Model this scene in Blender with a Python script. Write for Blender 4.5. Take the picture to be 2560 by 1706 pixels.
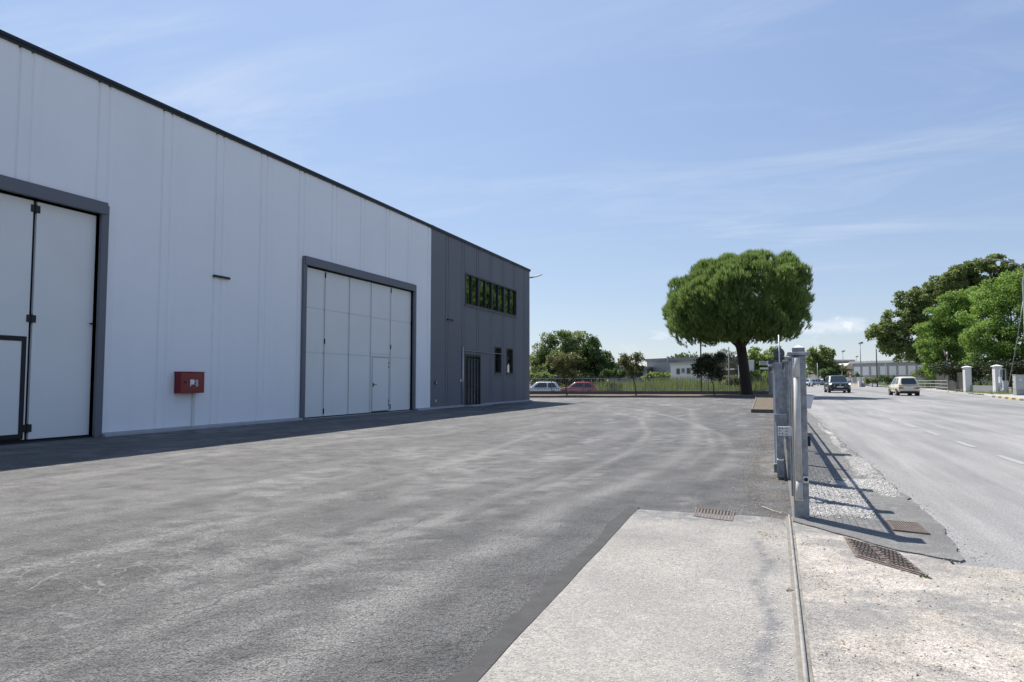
import bpy, math, random
import numpy as np
from mathutils import Vector, Matrix

# ---------------------------------------------------------------- clear
for o in list(bpy.data.objects): bpy.data.objects.remove(o)
scene = bpy.context.scene
COL = scene.collection
R = math.radians
rng = np.random.default_rng(7)
random.seed(7)

# ---------------------------------------------------------------- camera, sky, sun, exposure
EYE = 1.145
PITCH, YAW = R(3.304), R(21.06)
cam = bpy.data.cameras.new('camera'); camo = bpy.data.objects.new('camera', cam); COL.objects.link(camo)
cam.sensor_width = 36; cam.lens = 24.0; cam.clip_end = 6000; cam.clip_start = 0.05
camo.location = (0, 0, EYE); camo.rotation_euler = (R(90) + PITCH, 0, YAW)
scene.camera = camo

SUN_DIR = Vector((-0.50, 0.47, 1.0)).normalized()          # towards the sun
SUN_ELEV = math.asin(SUN_DIR.z); SUN_AZ = math.atan2(SUN_DIR.x, SUN_DIR.y)
sun = bpy.data.lights.new('sun', 'SUN'); suno = bpy.data.objects.new('sun', sun); COL.objects.link(suno)
sun.energy = 4.8; sun.angle = R(0.53); sun.color = (1.0, 0.945, 0.865)
suno.rotation_euler = SUN_DIR.to_track_quat('Z', 'Y').to_euler()
suno.location = (-20, 20, 40)

world = bpy.data.worlds.new('World'); scene.world = world; world.use_nodes = True
def build_world():
    nt = world.node_tree; nt.nodes.clear(); N = nt.nodes.new; L = nt.links.new
    out = N('ShaderNodeOutputWorld'); bg = N('ShaderNodeBackground'); bg.inputs[1].default_value = 0.095
    sky = N('ShaderNodeTexSky'); sky.sky_type = 'NISHITA'; sky.sun_disc = False
    sky.sun_elevation = SUN_ELEV; sky.sun_rotation = SUN_AZ
    sky.altitude = 0; sky.air_density = 1.0; sky.dust_density = 0.15; sky.ozone_density = 1.6
    tc = N('ShaderNodeTexCoord'); sep = N('ShaderNodeSeparateXYZ'); L(tc.outputs['Generated'], sep.inputs[0])
    def M(op, a, b=None, c=None, clamp=False):
        n = N('ShaderNodeMath'); n.operation = op; n.use_clamp = clamp
        for i, v in enumerate((a, b, c)):
            if v is None: continue
            if isinstance(v, (int, float)): n.inputs[i].default_value = v
            else: L(v, n.inputs[i])
        return n.outputs[0]
    def mr(v, a, b, c=0., d=1.):
        n = N('ShaderNodeMapRange'); n.interpolation_type = 'SMOOTHSTEP'
        L(v, n.inputs[0]); n.inputs[1].default_value = a; n.inputs[2].default_value = b
        n.inputs[3].default_value = c; n.inputs[4].default_value = d
        return n.outputs[0]
    z = M('MAXIMUM', sep.outputs[2], 0.0)
    zz = M('ADD', z, 0.12)
    cx = M('DIVIDE', sep.outputs[0], zz); cy = M('DIVIDE', sep.outputs[1], zz)
    comb = N('ShaderNodeCombineXYZ'); L(cx, comb.inputs[0]); L(cy, comb.inputs[1])
    # cirrus: streaky thin veils in a layer high above
    mp = N('ShaderNodeMapping'); mp.inputs['Rotation'].default_value = (0, 0, R(-38)); mp.inputs['Scale'].default_value = (0.55, 1.6, 1)
    L(comb.outputs[0], mp.inputs[0])
    n1 = N('ShaderNodeTexNoise'); n1.inputs['Scale'].default_value = 1.5; n1.inputs['Detail'].default_value = 9; n1.inputs['Roughness'].default_value = 0.62; n1.inputs['Distortion'].default_value = 0.9
    L(mp.outputs[0], n1.inputs['Vector'])
    n2 = N('ShaderNodeTexNoise'); n2.inputs['Scale'].default_value = 0.55; n2.inputs['Detail'].default_value = 3
    L(comb.outputs[0], n2.inputs['Vector'])
    ci = M('MULTIPLY', mr(n1.outputs[0], 0.42, 0.86), mr(n2.outputs[0], 0.30, 0.72))
    ci = M('MULTIPLY', ci, mr(z, 0.03, 0.22))
    ci = M('MULTIPLY', ci, 0.5)
    # fair weather cumulus low over the horizon
    mp2 = N('ShaderNodeMapping'); mp2.inputs['Scale'].default_value = (7, 7, 17); L(tc.outputs['Generated'], mp2.inputs[0])
    n3 = N('ShaderNodeTexNoise'); n3.inputs['Scale'].default_value = 1.3; n3.inputs['Detail'].default_value = 7; n3.inputs['Roughness'].default_value = 0.55
    L(mp2.outputs[0], n3.inputs['Vector'])
    band = M('MULTIPLY', mr(z, 0.012, 0.03), mr(z, 0.105, 0.05))
    cu = M('MULTIPLY', mr(n3.outputs[0], 0.56, 0.70), band)
    cu = M('MULTIPLY', cu, 0.8)
    # one small puff standing alone
    d = Vector((math.sin(R(5.1)), math.cos(R(5.1)), 0)).normalized() * math.cos(R(4.25)); d.z = math.sin(R(4.25))
    sub = N('ShaderNodeVectorMath'); sub.operation = 'SUBTRACT'; L(tc.outputs['Generated'], sub.inputs[0]); sub.inputs[1].default_value = d
    mp3 = N('ShaderNodeMapping'); mp3.inputs['Scale'].default_value = (1, 1, 1.7); L(sub.outputs[0], mp3.inputs[0])
    ln = N('ShaderNodeVectorMath'); ln.operation = 'LENGTH'; L(mp3.outputs[0], ln.inputs[0])
    n4 = N('ShaderNodeTexNoise'); n4.inputs['Scale'].default_value = 75; n4.inputs['Detail'].default_value = 5; L(tc.outputs['Generated'], n4.inputs['Vector'])
    pv = M('ADD', ln.outputs['Value'], M('MULTIPLY', M('SUBTRACT', n4.outputs[0], 0.5), 0.040))
    puff = M('MULTIPLY', mr(pv, 0.016, 0.004), 0.85)
    tot = M('MAXIMUM', M('MAXIMUM', ci, cu), puff, clamp=True)
    mix = N('ShaderNodeMix'); mix.data_type = 'RGBA'
    ramp = N('ShaderNodeValToRGB'); L(z, ramp.inputs[0]); cr = ramp.color_ramp      # thin summer haze, paler towards the horizon
    cr.elements[0].position = 0.0; cr.elements[0].color = (.42,.50,.585,1); cr.elements[1].position = .75; cr.elements[1].color = (.155,.265,.51,1)
    e1 = cr.elements.new(.12); e1.color = (.335,.435,.57,1); e2 = cr.elements.new(.35); e2.color = (.235,.345,.55,1)
    hz = N('ShaderNodeVectorMath'); hz.operation = 'SCALE'; hz.inputs[3].default_value = 10.0; L(ramp.outputs[0], hz.inputs[0])
    mh = N('ShaderNodeMix'); mh.data_type = 'RGBA'; mh.inputs[0].default_value = .62; L(sky.outputs[0], mh.inputs[6]); L(hz.outputs[0], mh.inputs[7])
    sd = N('ShaderNodeVectorMath'); sd.operation = 'DOT_PRODUCT'; L(tc.outputs['Generated'], sd.inputs[0]); sd.inputs[1].default_value = SUN_DIR
    fwd = M('POWER', M('MAXIMUM', sd.outputs['Value'], 0.0), 3.0)                 # haze brightens towards the sun
    gl = N('ShaderNodeVectorMath'); gl.operation = 'SCALE'; gl.inputs[0].default_value = (1.35, 1.55, 1.6); L(fwd, gl.inputs[3])
    mu = N('ShaderNodeVectorMath'); mu.operation = 'MULTIPLY_ADD'; L(mh.outputs[2], mu.inputs[0]); mu.inputs[1].default_value = (.85, .83, .86); L(gl.outputs[0], mu.inputs[2])
    L(tot, mix.inputs[0]); L(mu.outputs[0], mix.inputs[6]); mix.inputs[7].default_value = (6.4, 6.7, 7.1, 1)
    L(mix.outputs[2], bg.inputs[0]); L(bg.outputs[0], out.inputs[0])
build_world()
world.cycles.sampling_method = 'MANUAL'; world.cycles.sample_map_resolution = 512

vs = scene.view_settings
vs.view_transform = 'Standard'; vs.look = 'None'; vs.exposure = 0.64; vs.gamma = 1.0; vs.use_curve_mapping = False
scene.render.engine = 'CYCLES'
scene.cycles.max_bounces = 5; scene.cycles.diffuse_bounces = 3; scene.cycles.glossy_bounces = 3; scene.cycles.transmission_bounces = 3
scene.cycles.transparent_max_bounces = 12; scene.cycles.caustics_reflective = False; scene.cycles.caustics_refractive = False

# ---------------------------------------------------------------- surveying frame: across / depth of the site plan
_fh = np.array([-math.sin(YAW), math.cos(YAW), 0]); _rt = np.array([math.cos(YAW), math.sin(YAW), 0])
_fw = _fh * math.cos(PITCH) + np.array([0, 0, math.sin(PITCH)]); _up = np.cross(_rt, _fw)
def V(a, b, dep):
    """survey bearing (a, b) at a ground distance dep along the site's depth axis -> real point (x, y, z)"""
    d = _fw * 1706. + _rt * (a - 1280.) - _up * (b - 853.)
    t = dep / (d @ _fh)
    p = d * t
    return (float(p[0]), float(p[1]), float(p[2] + EYE))
def P(a, dep):
    p = _rt * ((a - 1280.) * dep / 1706.) + _fh * dep
    return (float(p[0]), float(p[1]))
def Zr(b, dep): return V(1280, b, dep)[2]

# ---------------------------------------------------------------- mesh builder
WLOC = {}
class MB:
    def __init__(s): s.v = []; s.f = []; s.m = []; s.cm = 0
    def add(s, vs_, fs):
        b = len(s.v); s.v += [tuple(p) for p in vs_]
        s.f += [tuple(i + b for i in f) for f in fs]; s.m += [s.cm] * len(fs); return s
    def box(s, a, b):
        x0, y0, z0 = (min(a[i], b[i]) for i in range(3)); x1, y1, z1 = (max(a[i], b[i]) for i in range(3))
        return s.add([(x0,y0,z0),(x1,y0,z0),(x1,y1,z0),(x0,y1,z0),(x0,y0,z1),(x1,y0,z1),(x1,y1,z1),(x0,y1,z1)],
                     [(0,3,2,1),(4,5,6,7),(0,1,5,4),(1,2,6,5),(2,3,7,6),(3,0,4,7)])
    def obox(s, c, size, rz=0, z0=None):
        hx, hy = size[0]/2, size[1]/2; za = c[2] - size[2]/2 if z0 is None else z0; zb = za + size[2]
        ca, sa = math.cos(rz), math.sin(rz)
        q = [(c[0]+x*ca-y*sa, c[1]+x*sa+y*ca) for x, y in ((-hx,-hy),(hx,-hy),(hx,hy),(-hx,hy))]
        return s.prism(q, za, zb)
    def prism(s, poly, z0, z1):
        n = len(poly)
        return s.add([(x,y,z0) for x,y in poly] + [(x,y,z1) for x,y in poly],
                     [tuple(range(n))[::-1], tuple(range(n, 2*n))] + [(i,(i+1)%n,n+(i+1)%n,n+i) for i in range(n)])
    def slab(s, quad, n, t):
        """quad of 3d points pushed along n by t"""
        n = Vector(n).normalized() * t; k = len(quad)
        a = [Vector(p) for p in quad]; b = [p + n for p in a]
        return s.add(a + b, [tuple(range(k))[::-1], tuple(range(k, 2*k))] + [(i,(i+1)%k,k+(i+1)%k,k+i) for i in range(k)])
    def tube(s, path, rad, n=8, cap=True):
        path = [Vector(p) for p in path]
        if isinstance(rad, (int, float)): rad = [rad] * len(path)
        vs_, fs = [], []; up = None
        for i, p in enumerate(path):
            d = (path[min(i+1,len(path)-1)] - path[max(i-1,0)]).normalized()
            if up is None: up = Vector((0,0,1)) if abs(d.z) < .9 else Vector((1,0,0))
            a = d.cross(up)
            if a.length < 1e-4: a = d.cross(Vector((0,1,0)))
            a.normalize(); b = a.cross(d).normalized(); up = b
            for k in range(n):
                t = 2*math.pi*k/n; vs_.append(p + (a*math.cos(t) + b*math.sin(t))*rad[i])
        for i in range(len(path)-1):
            for k in range(n):
                fs.append((i*n+k, i*n+(k+1)%n, (i+1)*n+(k+1)%n, (i+1)*n+k))
        if cap: fs += [tuple(range(n))[::-1], tuple(range((len(path)-1)*n, len(path)*n))]
        return s.add(vs_, fs)
    def disc(s, c, axis, r, t, n=24):
        a = Vector(axis).normalized() * t/2; c = Vector(c); return s.tube([c-a, c+a], r, n)
    def lathe(s, prof, c=(0,0,0), n=16):
        vs_, fs = [], []
        for r, z in prof:
            for k in range(n):
                t = 2*math.pi*k/n; vs_.append((c[0]+r*math.cos(t), c[1]+r*math.sin(t), c[2]+z))
        for i in range(len(prof)-1):
            for k in range(n): fs.append((i*n+k, i*n+(k+1)%n, (i+1)*n+(k+1)%n, (i+1)*n+k))
        fs += [tuple(range(n))[::-1], tuple(range((len(prof)-1)*n, len(prof)*n))]
        return s.add(vs_, fs)
    def build(s, name, mat, parent=None, smooth=False, local=False, bevel=0, seg=2):
        off = WLOC.get(parent.name if parent else None, (0,0,0)) if not local else (0,0,0)
        me = bpy.data.meshes.new(name)
        me.from_pydata([(x-off[0], y-off[1], z-off[2]) for x,y,z in s.v], [], s.f)
        for m in (mat if isinstance(mat, (list, tuple)) else [mat]): me.materials.append(m)
        if isinstance(mat, (list, tuple)): me.polygons.foreach_set('material_index', s.m)
        if smooth: me.polygons.foreach_set('use_smooth', [True]*len(me.polygons))
        me.update()
        o = bpy.data.objects.new(name, me); COL.objects.link(o)
        if parent: o.parent = parent; WLOC[o.name] = WLOC.get(parent.name, (0,0,0))
        else: WLOC[o.name] = (0,0,0)
        if bevel:
            b = o.modifiers.new('bevel', 'BEVEL'); b.width = bevel; b.segments = seg; b.limit_method = 'ANGLE'; b.angle_limit = R(35)
        return o

def fast_mesh(name, verts, k, mat, parent=None, smooth=False):
    """verts (n*k,3) -> n polygons of k corners each"""
    off = np.array(WLOC.get(parent.name if parent else None, (0,0,0)))
    verts = np.asarray(verts, dtype=np.float32).reshape(-1, 3) - off.astype(np.float32)
    n = len(verts)//k
    me = bpy.data.meshes.new(name)
    me.vertices.add(len(verts)); me.vertices.foreach_set('co', verts.ravel())
    me.loops.add(n*k); me.loops.foreach_set('vertex_index', np.arange(n*k, dtype=np.int32))
    me.polygons.add(n); me.polygons.foreach_set('loop_start', np.arange(0, n*k, k, dtype=np.int32))
    me.materials.append(mat); me.update(calc_edges=True)
    o = bpy.data.objects.new(name, me); COL.objects.link(o)
    if parent: o.parent = parent; WLOC[o.name] = WLOC.get(parent.name, (0,0,0))
    return o

def tag(o, label=None, cat=None, group=None, kind=None):
    if label: o['label'] = label
    if cat: o['category'] = cat
    if group: o['group'] = group
    if kind: o['kind'] = kind
    return o
def thing(name, label, cat, loc=(0,0,0), rz=0, group=None):
    o = bpy.data.objects.new(name, None); COL.objects.link(o); o.empty_display_size = .2
    o.location = loc; o.rotation_euler = (0,0,rz); WLOC[o.name] = tuple(loc)
    return tag(o, label, cat, group)
def link_copy(src, parent=None, loc=None):
    c = src.copy(); COL.objects.link(c); c.parent = parent
    if loc is not None: c.location = loc
    return c

# ---------------------------------------------------------------- materials
class NT:
    def __init__(s, name):
        s.m = bpy.data.materials.new(name); s.m.use_nodes = True; s.t = s.m.node_tree; s.t.nodes.clear()
        s.out = s.N('ShaderNodeOutputMaterial'); s.b = s.N('ShaderNodeBsdfPrincipled'); s.L(s.b.outputs[0], s.out.inputs[0])
        s.pos = s.N('ShaderNodeNewGeometry').outputs['Position']
    def N(s, t): return s.t.nodes.new(t)
    def L(s, a, b): s.t.links.new(a, b)
    def noise(s, scale, detail=4, rough=.55, vec=None, dist=0, stretch=None, rot=0):
        n = s.N('ShaderNodeTexNoise'); n.inputs['Scale'].default_value = scale; n.inputs['Detail'].default_value = detail
        n.inputs['Roughness'].default_value = rough; n.inputs['Distortion'].default_value = dist
        v = vec or s.pos
        if stretch:
            mp = s.N('ShaderNodeMapping'); mp.inputs['Scale'].default_value = stretch; mp.inputs['Rotation'].default_value = (0,0,rot); s.L(v, mp.inputs[0]); v = mp.outputs[0]
        s.L(v, n.inputs['Vector']); return n.outputs[0]
    def vor(s, scale, feature='F1', out='Distance', vec=None, rand=1):
        n = s.N('ShaderNodeTexVoronoi'); n.feature = feature; n.inputs['Scale'].default_value = scale; n.inputs['Randomness'].default_value = rand
        s.L(vec or s.pos, n.inputs['Vector']); return n.outputs[out]
    def mr(s, v, a, b, c=0., d=1.):
        n = s.N('ShaderNodeMapRange'); s.L(v, n.inputs[0])
        for i, x in enumerate((a,b,c,d)): n.inputs[i+1].default_value = x
        return n.outputs[0]
    def math(s, op, a, b=None):
        n = s.N('ShaderNodeMath'); n.operation = op
        for i, v in enumerate((a,b)):
            if v is None: continue
            if isinstance(v, (int,float)): n.inputs[i].default_value = v
            else: s.L(v, n.inputs[i])
        return n.outputs[0]
    def mix(s, f, a, b, mode='MIX'):
        n = s.N('ShaderNodeMix'); n.data_type = 'RGBA'; n.blend_type = mode
        for i, v in ((0,f),(6,a),(7,b)):
            if isinstance(v, (int,float)): n.inputs[i].default_value = v
            elif isinstance(v, tuple): n.inputs[i].default_value = (*v[:3], 1)
            else: s.L(v, n.inputs[i])
        return n.outputs[2]
    def attr(s, name):
        n = s.N('ShaderNodeAttribute'); n.attribute_name = name; return n.outputs['Fac']
    def bump(s, h, strength=.3, dist=.01, prev=None):
        n = s.N('ShaderNodeBump'); n.inputs['Strength'].default_value = strength; n.inputs['Distance'].default_value = dist
        s.L(h, n.inputs['Height'])
        if prev: s.L(prev, n.inputs['Normal'])
        return n.outputs[0]
    def fin(s, col, rough=.6, metal=0, normal=None, spec=.5, coat=0):
        b = s.b
        if isinstance(col, tuple): b.inputs['Base Color'].default_value = (*col[:3],1)
        else: s.L(col, b.inputs['Base Color'])
        if isinstance(rough, (int,float)): b.inputs['Roughness'].default_value = rough
        else: s.L(rough, b.inputs['Roughness'])
        b.inputs['Metallic'].default_value = metal; b.inputs['Specular IOR Level'].default_value = spec
        b.inputs['Coat Weight'].default_value = coat
        if normal: s.L(normal, b.inputs['Normal'])
        return s.m

def sc(c, k): return tuple(min(1, x*k) for x in c)
def pmat(name, c, rough=.6, metal=0, var=.12, scale=3, bump=0, bscale=60, spec=.4, coat=0, dirt=None):
    t = NT(name)
    n = t.noise(scale, 5)
    col = t.mix(t.mr(n, .3, .7), sc(c, 1-var), sc(c, 1+var))
    if dirt:
        f = t.math('MULTIPLY', t.mr(t.noise(scale*2.7, 6, .65), .5, .78), dirt[1]); col = t.mix(f, col, dirt[0])
    nb = t.bump(t.noise(bscale, 3), bump, .01) if bump else None
    return t.fin(col, t.mr(n, .3, .7, max(.02, rough-.06), min(1, rough+.06)), metal, nb, spec, coat)

def m_yard():
    t = NT('yard_asphalt'); w = t.attr('wear'); w2 = t.attr('dirt')
    big = t.noise(.35, 3, .6); st = t.noise(1.1, 5, .62, stretch=(2.2,.35,1), rot=R(8)); mid = t.noise(3.2, 4, .65); fine = t.noise(95, 1, .6)
    c = t.mix(t.mr(big,.3,.7), (.058,.059,.060), (.112,.111,.109))
    c = t.mix(t.math('MULTIPLY', t.mr(st,.42,.64), .55), c, (.140,.138,.134))
    c = t.mix(t.math('MULTIPLY', t.mr(mid,.48,.68), .62), c, (.036,.037,.039))
    c = t.mix(t.math('MULTIPLY', w, .95), c, (.215,.211,.203))
    c = t.mix(t.math('MULTIPLY', w2, .8), c, (.045,.044,.043))
    c = t.mix(.58, c, t.mix(t.mr(fine,.36,.64), (.10,.10,.10), (.95,.94,.92)), 'OVERLAY')
    agg = t.vor(170)
    c = t.mix(t.math('MULTIPLY', t.mr(agg,.0,.28,1,0), .30), c, (.33,.33,.325))
    # hairline crack network in patches
    warp = t.N('ShaderNodeVectorMath'); warp.operation = 'ADD'
    nz = t.N('ShaderNodeTexNoise'); nz.inputs['Scale'].default_value = 3; nz.inputs['Detail'].default_value = 4; t.L(t.pos, nz.inputs['Vector'])
    vm = t.N('ShaderNodeVectorMath'); vm.operation = 'SCALE'; vm.inputs[3].default_value = .35; t.L(nz.outputs['Color'], vm.inputs[0])
    t.L(t.pos, warp.inputs[0]); t.L(vm.outputs[0], warp.inputs[1])
    cr = t.vor(3.4, 'DISTANCE_TO_EDGE', vec=warp.outputs[0])
    mask = t.attr('crack')
    crk = t.math('MULTIPLY', t.mr(cr, 0, .034, 1, 0), mask)
    c = t.mix(t.math('MULTIPLY', crk, t.mr(t.noise(5,2),.35,.6,.25,.9)), c, t.mix(t.mr(t.noise(1.3,2),.30,.45), (.02,.02,.02), (.27,.265,.256)))
    cr2 = t.vor(10, 'DISTANCE_TO_EDGE', vec=warp.outputs[0])
    c = t.mix(t.math('MULTIPLY', t.math('MULTIPLY', t.mr(cr2, 0, .07, 1, 0), mask), .7), c, (.022,.022,.023))
    sx = t.N('ShaderNodeSeparateXYZ'); t.L(warp.outputs[0], sx.inputs[0])        # paving lane seams parallel to the hall
    for x0, wd in ((-8.35,.022),(-5.55,.014),(-2.72,.012)):
        f = t.mr(t.math('ABSOLUTE', t.math('SUBTRACT', sx.outputs[0], x0+.175)), 0, wd, 1, 0)
        c = t.mix(t.math('MULTIPLY', f, t.mr(t.noise(2.5,3),.35,.6,.1,.85)), c, (.025,.025,.026))
    h = t.math('ADD', t.math('MULTIPLY', agg, .5), t.math('MULTIPLY', t.noise(16,4,.72), 2.6))
    pit = t.mr(t.noise(34,2,.7),.56,.66)
    c = t.mix(t.math('MULTIPLY',pit,.5),c,(.06,.061,.063)); h = t.math('SUBTRACT',h,t.math('MULTIPLY',pit,.5))
    return t.fin(c, t.mr(mid,.3,.7,.60,.76), 0, t.bump(h, 1.0, .014), .45)
def m_road():
    t = NT('road_asphalt')
    big = t.noise(.25,4); st = t.noise(1.0,5,.6,stretch=(1.6,.12,1)); fine = t.noise(80,1,.6); dark = t.attr('dark')
    c = t.mix(t.mr(big,.3,.7),(.225,.222,.219),(.288,.284,.278))
    c = t.mix(t.math('MULTIPLY',t.mr(st,.42,.66),.75),c,(.165,.166,.170))
    c = t.mix(t.math('MULTIPLY',t.mr(t.noise(2.2,4,.65,stretch=(1,.05,1)),.50,.68),.45),c,(.345,.341,.332))
    c = t.mix(t.math('MULTIPLY',t.mr(t.noise(6,5,.7),.58,.8),.4),c,(.36,.355,.345))
    c = t.mix(dark, c, (.125,.128,.135))
    c = t.mix(.42,c,t.mix(t.mr(fine,.32,.68),(.15,.15,.15),(.9,.9,.88)),'OVERLAY')
    return t.fin(c,.85,0,t.bump(t.vor(150),.5,.005),.3)
def m_apron():
    t = NT('apron_concrete')
    big = t.noise(.9,5,.6); mid = t.noise(4.5,6,.65); agg = t.vor(85, out='Color'); d = t.attr('dark')
    c = t.mix(t.mr(big,.3,.7),(.250,.240,.222),(.345,.331,.306))
    bw = t.N('ShaderNodeSeparateColor'); t.L(agg,bw.inputs[0])
    c = t.mix(.34,c,t.mix(bw.outputs[0],(.14,.135,.13),(.85,.835,.80)),'OVERLAY')
    c = t.mix(t.math('MULTIPLY',t.mr(bw.outputs[1],.86,.9),.3),c,(.36,.28,.24))
    c = t.mix(t.math('MULTIPLY',t.mr(mid,.48,.75),.6),c,(.245,.238,.226))
    c = t.mix(t.math('MULTIPLY',t.mr(t.noise(1.6,5,.65,dist=.5),.46,.66),.5),c,(.225,.219,.208))
    c = t.mix(t.math('MULTIPLY',d,t.mr(t.noise(9,5,.7),.36,.56)),c,(.15,.15,.155))
    h = t.math('ADD',t.math('MULTIPLY',t.vor(105),1.0),t.math('MULTIPLY',t.noise(40,3,.7),.8))
    return t.fin(c,.9,0,t.bump(h,.6,.005),.25)
def m_dust():
    t = NT('dusty_forecourt')
    big = t.noise(1.3,5,.6,dist=.4); mid = t.noise(7,7,.7); d = t.attr('dark')
    c = t.mix(t.mr(big,.34,.66),(.325,.300,.268),(.455,.425,.385))
    c = t.mix(t.math('MULTIPLY',t.mr(mid,.5,.72),.7),c,(.235,.224,.21))
    c = t.mix(t.math('MULTIPLY',t.mr(t.noise(2.2,6,.65,dist=.6),.47,.60),.8),c,(.205,.200,.194))
    c = t.mix(.5,c,t.mix(t.mr(t.noise(70,3,.75),.36,.64),(.12,.11,.1),(.9,.88,.85)),'OVERLAY')
    c = t.mix(t.math('MULTIPLY',d,t.mr(t.noise(10,5,.7),.34,.55)),c,(.19,.19,.19))
    return t.fin(c,.92,0,t.bump(t.math('ADD',t.vor(120),t.noise(26,4,.75)),.6,.006),.2)
def m_walk():
    t = NT('footway_asphalt')
    c = t.mix(t.mr(t.noise(1.1,5,.6),.3,.7),(.13,.13,.13),(.185,.184,.18))
    c = t.mix(t.math('MULTIPLY',t.mr(t.noise(7,6,.7),.5,.75),.55),c,(.30,.295,.28))
    c = t.mix(.4,c,t.mix(t.mr(t.noise(90,3,.7),.32,.68),(.12,.12,.12),(.9,.9,.88)),'OVERLAY')
    c = t.mix(t.attr('dust'),c,t.mix(t.mr(t.noise(40,4,.7),.35,.65),(.34,.325,.30),(.62,.605,.57)))
    return t.fin(c,.92,0,t.bump(t.math('ADD',t.vor(110),t.noise(18,5,.7)),.7,.007),.25)
def m_leaf(name, c1, c2, trans=.35, tc=None):
    t = NT(name)
    g = t.N('ShaderNodeNewGeometry'); r = g.outputs['Random Per Island']
    n = t.noise(.5,3)
    col = t.mix(r, c1, c2); col = t.mix(t.mr(n,.35,.65,.0,.5), col, sc(c1,.7))
    t.fin(col,.55,0,None,.35)
    tr = t.N('ShaderNodeBsdfTranslucent'); t.L(t.mix(.5,col,tc or sc(c2,1.5)), tr.inputs[0])
    ms = t.N('ShaderNodeMixShader'); ms.inputs[0].default_value = trans
    t.L(t.b.outputs[0], ms.inputs[1]); t.L(tr.outputs[0], ms.inputs[2]); t.L(ms.outputs[0], t.out.inputs[0])
    return t.m
def m_wall(name, c, var=.02, streak=.035):
    t = NT(name)
    c0 = t.mix(t.mr(t.noise(.6,4),.3,.7), sc(c,1-var), sc(c,1+var))
    s = t.noise(2.2,6,.6,stretch=(1,1.2,.09))
    c0 = t.mix(t.math('MULTIPLY',t.mr(s,.45,.8),streak), c0, sc(c,.62))
    return t.fin(c0,.62,0,t.bump(t.noise(14,4),.06,.01),.3)

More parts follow.
